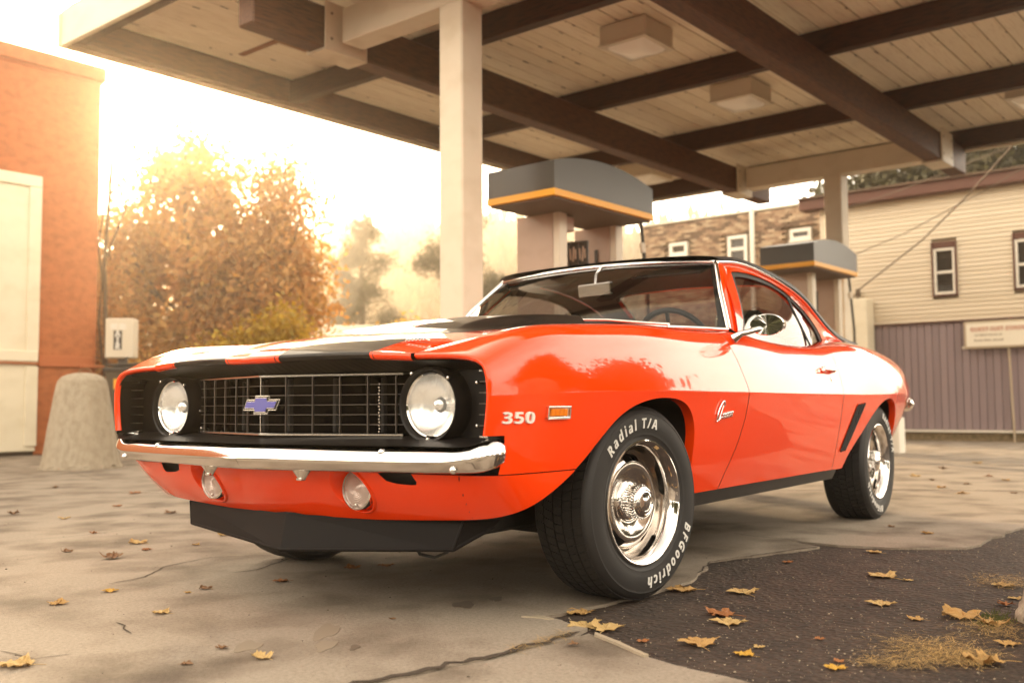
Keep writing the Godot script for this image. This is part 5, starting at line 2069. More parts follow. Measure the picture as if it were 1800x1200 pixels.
func orange_garage() -> void:
	var t := thing("orange_garage", "orange stuccoed garage with tall cream panelled door at the left edge", "garage", st(-13.9, 7.18), STATION_TURN)
	# local: x = u from the corner, z = -(b - 7.18)
	var mb := MB.new()
	mb.box(X(Vector3(-4.0, 2.78, 6.0)), Vector3(8.0, 5.56, 12.0), 0.02)
	var wall := part("wall", mb, M.orange_stucco, t)
	mb = MB.new()
	mb.box(X(Vector3(-4.0, 5.60, 6.0)), Vector3(8.10, 0.22, 12.10), 0.02)
	part("parapet", mb, M.orange_stucco, wall)
	mb = MB.new()
	mb.box(X(Vector3(-4.0, 5.47, 6.0)), Vector3(8.03, 0.03, 12.03), 0.005)
	part("parapet_seam", mb, M.orange_trim, wall)
	mb = MB.new()
	mb.box(X(Vector3(0.015, 1.325, 0.46)), Vector3(0.03, 0.13, 0.78), 0.006)
	mb.box(X(Vector3(0.035, 1.25, -0.03 + 0.11)), Vector3(0.09, 0.04, 0.34), 0.008)
	mb.box(X(Vector3(0.02, 1.25, 0.46)), Vector3(0.04, 0.03, 0.78), 0.006)
	part("wall_ledge", mb, M.orange_trim, wall)
	# door: panels with upright battens above and below a rail
	mb = MB.new()
	mb.box(X(Vector3(0.03, 1.98, 2.9)), Vector3(0.05, 3.84, 4.04), 0.01)
	var door := part("garage_door", mb, M.cream_paint, t)
	for z in [0.96, 1.62, 2.30, 3.0, 3.7]:
		for e in [[2.64, 2.42], [0.68, 1.10]]:
			mb = MB.new()
			mb.box(X(Vector3(0.068, e[0], z)), Vector3(0.026, e[1], 0.17), 0.006)
			part("batten", mb, M.cream_paint, door)
	for e in [[1.37, 0.15], [3.82, 0.16]]:
		mb = MB.new()
		mb.box(X(Vector3(0.072, e[0], 2.9)), Vector3(0.036, e[1], 4.04), 0.008)
		part("rail", mb, M.cream_paint, door)
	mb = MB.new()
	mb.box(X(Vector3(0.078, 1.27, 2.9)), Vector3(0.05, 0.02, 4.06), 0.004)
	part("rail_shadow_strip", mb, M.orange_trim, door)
	mb = MB.new()
	mb.box(X(Vector3(0.02, 0.035, 2.9)), Vector3(0.03, 0.07, 4.0))
	part("door_gap", mb, M.crack_dirt, door)

func cream_house() -> void:
	var b := 14.62
	var u0 := -5.95
	var u1 := -2.35
	var t := thing("cream_house", "two-storey house with cream clapboard above a purple boarded ground floor, at the right", "house", st(u0 * K, b * K, -0.128), STATION_TURN)
	t.scale = Vector3.ONE * K
	var L := u1 - u0
	var mb := MB.new()
	mb.box(X(Vector3(L / 2, 1.95, -3.05)), Vector3(L, 3.7, 6.0))
	part("wall", mb, M.siding1, t)
	# foundation, white ledge
	mb = MB.new()
	mb.box(X(Vector3(L / 2, 0.115, 0.01)), Vector3(L, 0.23, 0.10), 0.01)
	part("foundation", mb, M.foundation, t)
	mb = MB.new()
	mb.box(X(Vector3(L / 2, 0.245, 0.035)), Vector3(L, 0.028, 0.14), 0.006)
	part("ledge", mb, M.white_trim, t)
	# purple upright boards
	var x := 0.0
	rng.seed = 44
	while x < L - 0.05:
		mb = MB.new()
		mb.box(X(Vector3(x + 0.05, 1.02, 0.0)), Vector3(0.094, 1.515, 0.030 + rng.randf() * 0.006), 0.006)
		part("upright_board", mb, M["purple%d" % (rng.randi() % 3)], t)
		x += 0.1
	mb = MB.new()
	mb.box(X(Vector3(L / 2, 1.02, -0.03)), Vector3(L, 1.5, 0.05))
	part("board_backing", mb, M.dark_metal, t)
	mb = MB.new()
	mb.box(X(Vector3(L / 2, 1.787, 0.03)), Vector3(L, 0.022, 0.06), 0.004)
	part("drip_board", mb, M.brown_trim, t)
	# clapboards, cut round the windows
	var wins := [[-4.315, -3.975, 2.145, 2.925], [-3.25, -2.91, 2.16, 2.94]]
	var y := 1.80
	var k := 0
	while y < 3.60:
		var h := 0.062
		var spans := [[0.0, L]]
		for w in wins:
			if y + h > w[2] and y < w[3]:
				var nx := []
				for s in spans:
					if w[0] - u0 > s[0] and w[1] - u0 < s[1]:
						nx.append([s[0], w[0] - u0])
						nx.append([w[1] - u0, s[1]])
					else:
						nx.append(s)
				spans = nx
		for s in spans:
			mb = MB.new()
			var a: float = s[0]
			var c: float = s[1]
			var p := [Vector3(a, y, 0.022), Vector3(c, y, 0.022), Vector3(c, y + h, 0.006), Vector3(a, y + h, 0.006)]
			mb.quad(p[0], p[1], p[2], p[3], Vector3(0, 0.2, 1))
			mb.quad(Vector3(a, y, 0.022), Vector3(c, y, 0.022), Vector3(c, y, -0.04), Vector3(a, y, -0.04), Vector3.DOWN)
			mb.tf(Vector3(a, y, 0.022), Vector3(a, y + h, 0.006), Vector3(a, y, -0.04), Vector3.LEFT)
			mb.tf(Vector3(c, y, 0.022), Vector3(c, y + h, 0.006), Vector3(c, y, -0.04), Vector3.RIGHT)
			part("clapboard", mb, M["siding%d" % ((k * 7 + int(a * 3.0)) % 3)], t)
		y += h
		k += 1
	for w in wins:
		sash_window(t, w[0] - u0, w[1] - u0, w[2], w[3], true)
	# eaves and roof
	mb = MB.new()
	mb.box(X(Vector3(L / 2, 3.70, 0.10)), Vector3(L + 0.5, 0.19, 0.26), 0.01)
	part("eave_board", mb, M.brown_trim, t)
	mb = MB.new()
	mb.prism(Transform3D(Basis(Vector3(0, 0, 1), Vector3(0, 1, 0), Vector3(-1, 0, 0)), Vector3(L / 2, 0, 0)), PackedVector2Array([Vector2(0.26, 3.785), Vector2(-3.0, 4.35), Vector2(-6.4, 3.785)]), -L / 2 - 0.28, L / 2 + 0.28)
	part("roof", mb, M.roof_shingle, t)
	for i in 4:
		mb = MB.new()
		var f := 0.26 - 0.24 * i
		var yy := 3.80 + (0.26 - f) * 0.1733
		mb.box(Transform3D(Basis(Vector3.RIGHT, 0.17), Vector3(L / 2, yy, f - 0.1)), Vector3(L + 0.56, 0.03, 0.26), 0.006)
		part("shingle_course", mb, M.roof_shingle, t)
	# sign board on a post in front of the purple wall
	var s := thing("sign_board", "cream sign board in a tan frame on a thin post before the purple wall", "sign", st(-3.30 * K, (b - 0.10) * K, -0.128), STATION_TURN)
	s.scale = Vector3.ONE * K
	mb = MB.new()
	mb.box(X(Vector3(0.12, 1.57, 0.0)), Vector3(1.42, 0.38, 0.05), 0.008)
	var fr := part("frame", mb, M.post_metal, s)
	mb = MB.new()
	mb.box(X(Vector3(0.12, 1.57, 0.022)), Vector3(1.36, 0.32, 0.02), 0.003)
	part("face", mb, M.sign_face, fr)
	for tx in [["GUEST-SUIT-ZONING", 0.055, 1.645, -0.505, M.sign_red], ["on Main Street at", 0.030, 1.567, -0.45, M.sign_text], ["Route One, second", 0.030, 1.495, -0.46, M.sign_text]]:
		mb = MB.new()
		letters(mb, tx[0], tx[1], 0.004, func(xx: float, w: float) -> Transform3D: return X(Vector3(tx[3] + xx, tx[2], 0.033)), "Droid Sans", 700)
		part("lettering", mb, tx[4], fr)
	mb = MB.new()
	mb.tube([Vector3(-0.03, 1.38, 0.0), Vector3(0.005, 0.03, 0.02)], 0.014, 8)
	part("post", mb, M.post_metal, s)
	mb = MB.new()
	mb.lathe(X(Vector3(-0.60, 1.40, 0.03)), [Vector2(0.0, -0.02), Vector2(0.02, -0.012), Vector2(0.02, 0.012), Vector2(0.0, 0.02)], 10)
	part("hook", mb, M.pump_trim, s)
	# plain pier before the corner of the house
	mb = MB.new()
	mb.box(X(Vector3(0, 1.085, 0)), Vector3(0.36, 2.17, 0.30), 0.012)
	var pier := part("pier", mb, M.cream_paint, self, Transform3D(Basis(Vector3.UP, STATION_TURN).scaled(Vector3.ONE * K), st(-5.33 * K, (b - 0.2) * K, -0.128)))
	tag(pier, "plain cream pier standing where the purple wall begins", "pier")

func sash_window(t: Node3D, x0: float, x1: float, y0: float, y1: float, head: bool) -> void:
	var mb := MB.new()
	var xc := (x0 + x1) / 2
	var w := x1 - x0
	var yt := y1 - (0.09 if head else 0.0)
	mb.box(X(Vector3(x0 + 0.012, (y0 + y1) / 2, 0.005)), Vector3(0.024, y1 - y0, 0.10), 0.004)
	mb.box(X(Vector3(x1 - 0.012, (y0 + y1) / 2, 0.005)), Vector3(0.024, y1 - y0, 0.10), 0.004)
	mb.box(X(Vector3(xc, y0 + 0.012, 0.005)), Vector3(w - 0.05, 0.024, 0.11), 0.004)
	if head:
		mb.box(X(Vector3(xc, y1 - 0.045, 0.0)), Vector3(w - 0.05, 0.09, 0.08), 0.004)
	var win := part("window", mb, M.brown_trim, t)
	mb = MB.new()
	for e in [[x0 + 0.042, (y0 + yt) / 2 + 0.01, 0.036, yt - y0 - 0.03], [x1 - 0.042, (y0 + yt) / 2 + 0.01, 0.036, yt - y0 - 0.03]]:
		mb.box(X(Vector3(e[0], e[1], 0.006)), Vector3(e[2], e[3], 0.06), 0.005)
	for yy in [y0 + 0.048, (y0 + yt) / 2, yt - 0.02]:
		mb.box(X(Vector3(xc, yy, 0.004)), Vector3(w - 0.125, 0.036, 0.056), 0.005)
	part("sash", mb, M.white_trim, win)
	for q in [[y0 + 0.066, (y0 + yt) / 2 - 0.018], [(y0 + yt) / 2 + 0.018, yt - 0.038]]:
		mb = MB.new()
		mb.box(X(Vector3(xc, (q[0] + q[1]) / 2, 0.0)), Vector3(w - 0.12, q[1] - q[0], 0.012))
		part("pane", mb, M.window_pane, win)

func brick_house() -> void:
	var b := 16.5
	var u0 := -10.32
	var u1 := -5.7
	var t := thing("brick_house", "brown mottled brick house with flat roof and small white windows behind the pumps", "house", st(u0 * K, b * K, -0.128), STATION_TURN)
	t.scale = Vector3.ONE * K
	var L := u1 - u0
	var mb := MB.new()
	mb.box(X(Vector3(L / 2, 2.07, -3.05)), Vector3(L, 4.14, 6.0))
	part("wall", mb, M.mortar, t)
	mb = MB.new()
	mb.box(X(Vector3(L / 2, 4.16, -3.0)), Vector3(L + 0.06, 0.045, 6.1), 0.008)
	part("coping", mb, M.pump_trim, t)
	var wins := [[-9.72, -9.33, 3.50, 3.745, 1], [-8.48, -8.09, 3.02, 3.74, 2], [-7.262, -6.87, 3.52, 3.722, 1]]
	# bricks in courses with a spread of burnt tones, joined into one piece
	rng.seed = 8
	mb = MB.new()
	mb.colored = true
	var y := 2.2
	var row := 0
	while y < 4.11:
		var x := -0.066 * (row % 2)
		while x < L:
			var w := 0.124
			var a := maxf(x, 0.0)
			var c := minf(x + w, L)
			var skip := c - a < 0.02
			for q in wins:
				if a < q[1] - u0 + 0.03 and c > q[0] - u0 - 0.03 and y < q[3] + 0.03 and y + 0.04 > q[2] - 0.05:
					skip = true
			if not skip:
				var f := rng.randf()
				var tone := Color(0.42, 0.31, 0.20)
				if f < 0.25:
					tone = Color(0.15, 0.095, 0.06)
				elif f < 0.55:
					tone = Color(0.27, 0.17, 0.105)
				elif f < 0.8:
					tone = Color(0.36, 0.245, 0.15)
				var v := rng.randf_range(0.85, 1.15)
				mb.tint = Color(tone.r * v, tone.g * v, tone.b * v)
				var z := 0.014 + rng.randf() * 0.008
				var p := [Vector3(a, y, z), Vector3(c, y, z), Vector3(c, y + 0.041, z), Vector3(a, y + 0.041, z)]
				var o := [Vector3(a, y, -0.06), Vector3(c, y, -0.06), Vector3(c, y + 0.041, -0.06), Vector3(a, y + 0.041, -0.06)]
				mb.quad(p[0], p[1], p[2], p[3], Vector3.BACK)
				for i in 4:
					mb.quad(p[i], p[(i + 1) % 4], o[(i + 1) % 4], o[i])
			x += w + 0.008
		y += 0.048
		row += 1
	tag(part("brick", mb, M.brick, t), "", "", "", "stuff")
	for q in wins:
		var fr := MB.new()
		var x0: float = q[0] - u0
		var x1: float = q[1] - u0
		for e in [[(x0 + x1) / 2, q[2] + 0.03, x1 - x0, 0.06], [(x0 + x1) / 2, q[3] - 0.03, x1 - x0, 0.06], [x0 + 0.03, (q[2] + q[3]) / 2, 0.06, q[3] - q[2] - 0.125], [x1 - 0.03, (q[2] + q[3]) / 2, 0.06, q[3] - q[2] - 0.125]]:
			fr.box(X(Vector3(e[0], e[1], 0.005)), Vector3(e[2], e[3], 0.08), 0.005)
		if q[4] == 2:
			fr.box(X(Vector3((x0 + x1) / 2, q[3] - 0.25, 0.005)), Vector3(x1 - x0 - 0.125, 0.06, 0.07), 0.005)
		fr.box(X(Vector3((x0 + x1) / 2, q[2] - 0.02, 0.02)), Vector3(x1 - x0 + 0.04, 0.03, 0.10), 0.005)
		var w := part("window", fr, M.white_trim, t)
		fr = MB.new()
		fr.box(X(Vector3((x0 + x1) / 2, (q[2] + q[3]) / 2, -0.02)), Vector3(x1 - x0 - 0.1, q[3] - q[2] - 0.1, 0.01))
		part("pane", fr, M.window_pane, w)
	mb = MB.new()
	mb.tube([Vector3(2.35, 2.2, 0.06), Vector3(2.35, 4.2, 0.06)], 0.045, 10)
	part("vent_pipe", mb, M.white_trim, t)

func left_things() -> void:
	# cone-shaped concrete posts
	var prof := [Vector2(0.0, 1.03), Vector2(0.07, 1.028), Vector2(0.15, 1.012), Vector2(0.21, 0.985), Vector2(0.245, 0.945), Vector2(0.262, 0.88), Vector2(0.40, 0.06), Vector2(0.413, 0.02), Vector2(0.415, -0.01)]
	var post := thing("concrete_post", "tapered concrete bollard with round top in front of the orange garage", "bollard", Vector3(-4.66, 0.0, -10.68))
	var G := []
	var fn := FastNoiseLite.new()
	fn.seed = 19
	fn.frequency = 2.2
	fn.fractal_octaves = 4
	for i in 73:
		var t := TAU * i / 72.0
		for p in 40:
			var f := p / 39.0 * (prof.size() - 1)
			var k := mini(int(f), prof.size() - 2)
			var q: Vector2 = prof[k].lerp(prof[k + 1], f - k)
			var r := q.x + fn.get_noise_3d(cos(t) * 0.4, q.y * 0.7, sin(t) * 0.4) * 0.014 * smoothstep(0.02, 0.2, q.x)
			if q.y < 0.03:
				r += fn.get_noise_2d(t * 3.0, 4.0) * 0.03
			G.append(Vector3(cos(t) * r, q.y, sin(t) * r))
	var mb := MB.new()
	mb.grid(G, 73, 40)
	var body := mb.mesh()
	part("body", body, M.cast_concrete, post)
	mb = MB.new()
	var loop := []
	for i in 13:
		var a := PI * i / 12.0
		loop.append(Vector3(cos(a) * 0.07 + 0.02, 1.02 + sin(a) * 0.055, 0))
	mb.tube(loop, 0.009, 6)
	part("lifting_loop", mb, M.rust, post)
	var g := on_ground(1784, 1108)
	var p2 := thing("concrete_post", "pale concrete bollard cut off by the right edge of the picture, in dry leaves", "bollard", Vector3(g.x + 0.50, -0.012, -g.y - 0.05))
	part("body", body, M.cast_concrete, p2).rotation.y = 2.1
	# dumpster with a caster and hanging cords
	var d := thing("dumpster", "dark olive dumpster on small wheels behind the concrete bollard", "dumpster", Vector3(-5.2, 0, -13.6), -0.15)
	mb = MB.new()
	mb.prism(Transform3D(Basis.IDENTITY, Vector3(0.55, 0, -0.45)), PackedVector2Array([Vector2(-0.92, 0.17), Vector2(0.88, 0.17), Vector2(1.0, 1.16), Vector2(-1.0, 1.16)]), -0.45, 0.45)
	var dm := part("body", mb, M.dumpster_green, d)
	for x in [-0.55, -0.05, 0.5]:
		mb = MB.new()
		mb.box(X(Vector3(0.55 + x, 0.66, 0.018)), Vector3(0.07, 0.94, 0.04), 0.01)
		part("rib", mb, M.dumpster_green, dm)
	mb = MB.new()
	mb.box(X(Vector3(0.55, 1.185, -0.45)), Vector3(2.06, 0.06, 0.98), 0.015)
	part("rim", mb, M.dark_metal, d)
	mb = MB.new()
	mb.box(Transform3D(Basis(Vector3.RIGHT, -0.03), Vector3(0.55, 1.235, -0.45)), Vector3(2.0, 0.03, 0.94), 0.01)
	part("lid", mb, M.dark_metal, d)
	mb = MB.new()
	mb.box(X(Vector3(-0.22, 0.98, 0.02)), Vector3(0.20, 0.14, 0.012), 0.003)
	part("yellow_label", mb, M.pump_yellow, d)
	for x in [0.05, 1.2]:
		mb = MB.new()
		var wx := Transform3D(Basis(Vector3.RIGHT, PI / 2), Vector3(x, 0.085, 0.0))
		mb.lathe(wx, [Vector2(0.066, -0.022), Vector2(0.085, -0.02), Vector2(0.085, 0.02), Vector2(0.066, 0.022), Vector2(0.064, -0.02)], 28)
		for k in 5:
			mb.box(wx * Transform3D(Basis(Vector3.UP, TAU * k / 5.0), Vector3.ZERO) * X(Vector3(0.036, 0, 0)), Vector3(0.07, 0.02, 0.02), 0.003)
		mb.lathe(wx, [Vector2(0.0, 0.025), Vector2(0.02, 0.024), Vector2(0.02, -0.024)], 12)
		part("wheel", mb, M.black_rubber, d)
	# air pump box on the wall of the garage
	var a := thing("air_machine", "grey tyre inflator box with stacked white AIR letters beside the orange garage", "air machine", Vector3(-5.70, 1.36, -14.25), 0.10)
	mb = MB.new()
	mb.box(X(Vector3(0, 0.30, -0.12)), Vector3(0.40, 0.58, 0.26), 0.014)
	var box := part("cabinet", mb, M.lamp_housing, a)
	mb = MB.new()
	mb.box(X(Vector3(-0.02, 0.27, 0.012)), Vector3(0.118, 0.28, 0.006), 0.001)
	part("letter_panel", mb, M.dark_metal, box)
	var k := 0
	for ch in ["A", "I", "R"]:
		mb = MB.new()
		letters(mb, ch, 0.088, 0.005, func(x: float, w: float) -> Transform3D: return X(Vector3(-0.02, 0.362 - 0.092 * k, 0.017)))
		part("letter", mb, M.white_print, box)
		k += 1
	for e in [[-0.075, 0.50], [0.045, 0.50]]:
		for r in 4:
			mb = MB.new()
			mb.box(X(Vector3(e[0], e[1] - 0.022 * r, 0.012)), Vector3(0.10, 0.012, 0.004))
			part("notice_line", mb, M.white_print, box)
	mb = MB.new()
	mb.box(X(Vector3(0.0, -0.68, -0.15)), Vector3(0.10, 1.36, 0.10), 0.01)
	part("stand", mb, M.dark_metal, a)
	mb = MB.new()
	mb.tube([Vector3(0.12, 0.02, 0.02), Vector3(0.13, -0.10, 0.08), Vector3(0.20, -0.18, 0.10), Vector3(0.25, -0.42, 0.10), Vector3(0.24, -0.55, 0.10), Vector3(0.12, -0.60, 0.10), Vector3(0.02, -0.42, 0.10), Vector3(0.05, -0.20, 0.08), Vector3(0.10, 0.0, 0.02)], 0.014, 8)
	part("air_hose", mb, M.black_rubber, a)
	mb = MB.new()
	mb.tube([Vector3(0.21, -0.20, 0.11), Vector3(0.24, -0.36, 0.11)], 0.024, 8)
	part("chuck", mb, M.pump_trim, a)

# ------------------------------------------------------------------ plants
func clump(sd: int, leaves: int, radius: float, size: float, thin := 1.0) -> ArrayMesh:
	var r := RandomNumberGenerator.new()
	r.seed = sd
	var mb := MB.new()
	mb.colored = true
	for i in leaves:
		var p := Vector3(r.randfn(), r.randfn() * 0.8, r.randfn()) * radius * 0.5
		var b := Basis(Vector3(r.randf_range(-1, 1), r.randf_range(-1, 1), r.randf_range(-1, 1)).normalized(), r.randf() * TAU)
		var s := size * r.randf_range(0.6, 1.3)
		var v := r.randf_range(0.55, 1.35)
		mb.tint = Color(v, v * r.randf_range(0.88, 1.08), v * r.randf_range(0.7, 1.1))
		var a := p + b * Vector3(0, -s, 0)
		var c := p + b * Vector3(0, s, 0.12 * s)
		var d := p + b * Vector3(s * 0.55 * thin, -0.1 * s, -0.1 * s)
		var e := p + b * Vector3(-s * 0.55 * thin, -0.1 * s, 0.1 * s)
		mb.tf(a, d, c)
		mb.tf(a, c, e)
	return mb.mesh()

func crown(parent: Node, mesh: Mesh, m: Material, spots: Array, called := "crown") -> void:
	# all the leaf clumps of one crown as one mesh; a few shades of each clump are kept ready
	var src := mesh.surface_get_arrays(0)
	var sv: PackedVector3Array = src[Mesh.ARRAY_VERTEX]
	var sn: PackedVector3Array = src[Mesh.ARRAY_NORMAL]
	var sc: PackedColorArray = src[Mesh.ARRAY_COLOR]
	var shades := []
	for k in 14:
		var pc := PackedColorArray()
		var f := 0.35 + 0.08 * k
		for col in sc:
			pc.append(Color(col.r * f, col.g * f * 0.97, col.b * f * 0.9))
		shades.append(pc)
	var v := PackedVector3Array()
	var n := PackedVector3Array()
	var c := PackedColorArray()
	for s in spots:
		var xf: Transform3D = s[0]
		v.append_array(xf * sv)
		n.append_array(Transform3D(xf.basis.orthonormalized(), Vector3.ZERO) * sn)
		c.append_array(shades[clampi(int((s[1].r - 0.35) / 0.08), 0, 13)])
	var arr := []
	arr.resize(Mesh.ARRAY_MAX)
	arr[Mesh.ARRAY_VERTEX] = v
	arr[Mesh.ARRAY_NORMAL] = n
	arr[Mesh.ARRAY_COLOR] = c
	var am := ArrayMesh.new()
	am.add_surface_from_arrays(Mesh.PRIMITIVE_TRIANGLES, arr)
	part(called, am, m, parent)

func tree(called: String, label: String, group: String, at: Vector3, lobes: Array, n: int, leaf: String, mesh: Mesh, size: float, sd: int, limb := 0.09, hollow := 0.35) -> Node3D:
	# lobes: [centre, radii]; leaves gather towards the skin of each lobe, with gaps
	var t := thing(called, label, "bush" if called.contains("bush") else "tree", at, 0.0, group)
	var r := RandomNumberGenerator.new()
	r.seed = sd
	var fn := FastNoiseLite.new()
	fn.seed = sd
	fn.frequency = 0.55
	var spots := []
	var vol := []
	var sum := 0.0
	for l in lobes:
		sum += l[1].x * l[1].y * l[1].z
		vol.append(sum)
	var tries := 0
	while spots.size() < n and tries < n * 12:
		tries += 1
		var pick := r.randf() * sum
		var li := 0
		while vol[li] < pick:
			li += 1
		var d := Vector3(r.randfn(), r.randfn(), r.randfn()).normalized() * pow(r.randf(), hollow)
		var p: Vector3 = lobes[li][0] + d * lobes[li][1] * (0.86 + 0.28 * fn.get_noise_3dv(d * 3.0 + lobes[li][0]))
		if fn.get_noise_3dv(p * 1.9 + Vector3(40, 0, 0)) < -0.12 or p.y < 0.05:
			continue
		var v := 0.80 + 0.45 * fn.get_noise_3dv(p * 1.3) + r.randf_range(-0.12, 0.12)
		spots.append([Transform3D(Basis.from_euler(Vector3(r.randf() * TAU, r.randf() * TAU, r.randf() * TAU)).scaled(Vector3.ONE * size * r.randf_range(0.7, 1.25)), p), Color(v, v * r.randf_range(0.9, 1.04), v * 0.9)])
	crown(t, mesh, M[leaf], spots)
	var mb := MB.new()
	var top: Vector3 = lobes[0][0]
	var base := Vector3(top.x * 0.3, -0.1, top.z * 0.3)
	mb.tube([base, base.lerp(top, 0.45) + Vector3(0.05, 0, 0), top], [limb * 1.35, limb, limb * 0.5], 9)
	var trunk := part("trunk", mb, M.bark, t)
	for i in lobes.size() * 2:
		mb = MB.new()
		var l = lobes[i % lobes.size()]
		var f := r.randf_range(0.25, 0.75)
		var a := base.lerp(top, f)
		var e: Vector3 = l[0] + Vector3(r.randf_range(-0.7, 0.7), r.randf_range(-0.2, 0.8), r.randf_range(-0.7, 0.7)) * l[1]
		mb.tube([a, a.lerp(e, 0.5) + Vector3(0, -0.1 + r.randf() * 0.3, 0), e], [limb * 0.5, limb * 0.3, limb * 0.1], 6)
		part("limb", mb, M.bark, trunk)
	return t

func plants() -> void:
	var leafy := clump(1, 22, 0.42, 0.085)
	var leafy2 := clump(2, 26, 0.40, 0.065)
	var needle := clump(3, 34, 0.34, 0.13, 0.16)
	# the golden trees in the sun at the left
	tree("golden_tree", "broad golden autumn tree glowing against the sun behind the air machine", "autumn trees at the left", Vector3(-6.6, 0, -19.5), [[Vector3(0.2, 4.3, 0), Vector3(1.5, 2.0, 1.4)], [Vector3(-1.1, 3.2, 0.2), Vector3(1.2, 1.6, 1.1)], [Vector3(1.1, 2.9, 0.1), Vector3(1.4, 1.6, 1.2)], [Vector3(0.1, 1.4, 0.4), Vector3(2.2, 1.3, 1.3)]], 1050, "gold_leaf", leafy, 1.0, 21)
	tree("golden_tree", "tall pale golden tree with pointed top, right of the broad golden tree", "autumn trees at the left", Vector3(-4.55, 0, -19.0), [[Vector3(0.2, 4.4, 0), Vector3(0.70, 1.6, 0.7)], [Vector3(0.1, 3.0, 0), Vector3(1.15, 1.6, 1.1)], [Vector3(-0.5, 1.6, 0.2), Vector3(1.3, 1.4, 1.1)]], 760, "amber_leaf", leafy2, 1.0, 22)
	tree("golden_tree", "low amber tree by the orange garage wall, behind the air machine", "autumn trees at the left", Vector3(-7.7, 0, -17.6), [[Vector3(0, 2.2, 0), Vector3(1.0, 1.3, 0.9)], [Vector3(0.6, 1.1, 0.2), Vector3(1.2, 1.0, 0.9)]], 430, "amber_leaf", leafy2, 0.9, 23, 0.05)
	tree("yellow_bush", "bright yellow bush at the foot of the golden trees, over the hood", "yellow bushes", Vector3(-3.75, 0, -15.6), [[Vector3(0, 1.55, 0), Vector3(0.62, 0.75, 0.6)], [Vector3(-0.6, 1.0, 0.1), Vector3(0.8, 0.8, 0.6)], [Vector3(0.55, 0.85, 0.1), Vector3(0.55, 0.65, 0.5)]], 620, "yellow_leaf", leafy2, 0.72, 24, 0.03)
	tree("olive_bush", "dull olive undergrowth between garage and car, below the golden trees", "undergrowth", Vector3(-5.7, 0, -16.2), [[Vector3(0, 0.7, 0), Vector3(1.7, 0.75, 0.6)], [Vector3(1.1, 0.9, 0.3), Vector3(0.9, 0.7, 0.5)]], 560, "gold_leaf", leafy2, 0.7, 25, 0.03)
	tree("yellow_bush", "bright yellow bush left of the tall front column", "yellow bushes", Vector3(-2.35, 0, -24.0), [[Vector3(0, 1.75, 0), Vector3(0.85, 0.95, 0.7)], [Vector3(-0.6, 1.4, 0), Vector3(0.7, 0.7, 0.6)], [Vector3(0.6, 2.0, 0.1), Vector3(0.6, 0.8, 0.5)], [Vector3(1.2, 1.2, 0.1), Vector3(0.9, 1.0, 0.5)]], 620, "yellow_leaf", leafy2, 0.95, 26, 0.04)
	# bare climbing stems against the corner of the garage
	var t := thing("bare_tree", "thin bare trunk rising close to the corner of the orange garage", "tree", Vector3(-6.35, 0, -15.3))
	var mb := MB.new()
	mb.tube([Vector3(0, 0, 0), Vector3(0.03, 1.5, 0), Vector3(-0.03, 2.9, 0), Vector3(0.05, 4.3, 0.0), Vector3(0.12, 6.2, 0)], [0.04, 0.036, 0.032, 0.026, 0.012], 8)
	part("trunk", mb, M.bark, t)
	for q in [[Vector3(-0.02, 2.4, 0), Vector3(-0.13, 3.2, 0), Vector3(0.04, 4.4, 0)], [Vector3(0.02, 1.0, 0), Vector3(-0.1, 2.0, 0), Vector3(-0.03, 3.0, 0)], [Vector3(0.05, 4.0, 0), Vector3(0.5, 4.6, 0), Vector3(1.1, 4.8, 0)], [Vector3(0.0, 3.0, 0), Vector3(0.3, 3.8, 0), Vector3(0.25, 4.8, 0.1)]]:
		mb = MB.new()
		mb.tube(q, [0.02, 0.014, 0.006], 6)
		part("limb", mb, M.bark, t)
	# pine in the middle distance
	var pine := thing("pine_tree", "ragged dark pine with open top in the gap left of the front column", "tree", Vector3(-5.85, 0, -38.0), 0.0, "pines")
	mb = MB.new()
	mb.tube([Vector3(0.3, 0, 0), Vector3(0.1, 3.0, 0), Vector3(0.0, 5.5, 0), Vector3(0.1, 7.9, 0)], [0.16, 0.14, 0.09, 0.02], 8)
	var trunk := part("trunk", mb, M.bark, pine)
	var r := RandomNumberGenerator.new()
	r.seed = 31
	var spots := []
	for i in 46:
		var y := 2.4 + 5.4 * i / 45.0
		var reach := lerpf(2.7, 0.45, pow((y - 2.4) / 5.4, 0.75)) * r.randf_range(0.45, 1.1)
		var a := r.randf() * TAU
		var e := Vector3(cos(a) * reach, y + r.randf_range(-0.2, 0.5), sin(a) * reach)
		mb = MB.new()
		mb.tube([Vector3(0.05, y - 0.3, 0), e], [0.035, 0.012], 5)
		part("limb", mb, M.bark, trunk)
		for k in int(5 + reach * 7):
			var f := r.randf_range(0.35, 1.05)
			var v := r.randf_range(0.6, 1.3)
			spots.append([Transform3D(Basis.from_euler(Vector3(r.randf() * TAU, r.randf() * TAU, r.randf() * TAU)).scaled(Vector3.ONE * r.randf_range(0.6, 1.15)), Vector3(0.05, y - 0.3, 0).lerp(e, f) + Vector3(r.randfn(), r.randfn() * 0.5, r.randfn()) * 0.16), Color(v, v, v * 0.9)])
	crown(pine, needle, M.pine_needle, spots)
	# branch of another pine by the column
	tree("pine_tree", "sparse pine whose boughs show beside the front column, high over the hill", "pines", Vector3(-2.1, 0, -30.0), [[Vector3(0.25, 5.6, 0), Vector3(1.0, 0.35, 0.8)], [Vector3(0.1, 5.0, 0), Vector3(1.3, 0.3, 0.9)], [Vector3(0.8, 6.3, 0), Vector3(0.8, 0.4, 0.7)], [Vector3(0.9, 4.3, 0.1), Vector3(1.2, 0.5, 0.9)]], 190, "pine_needle", needle, 0.9, 32, 0.07)
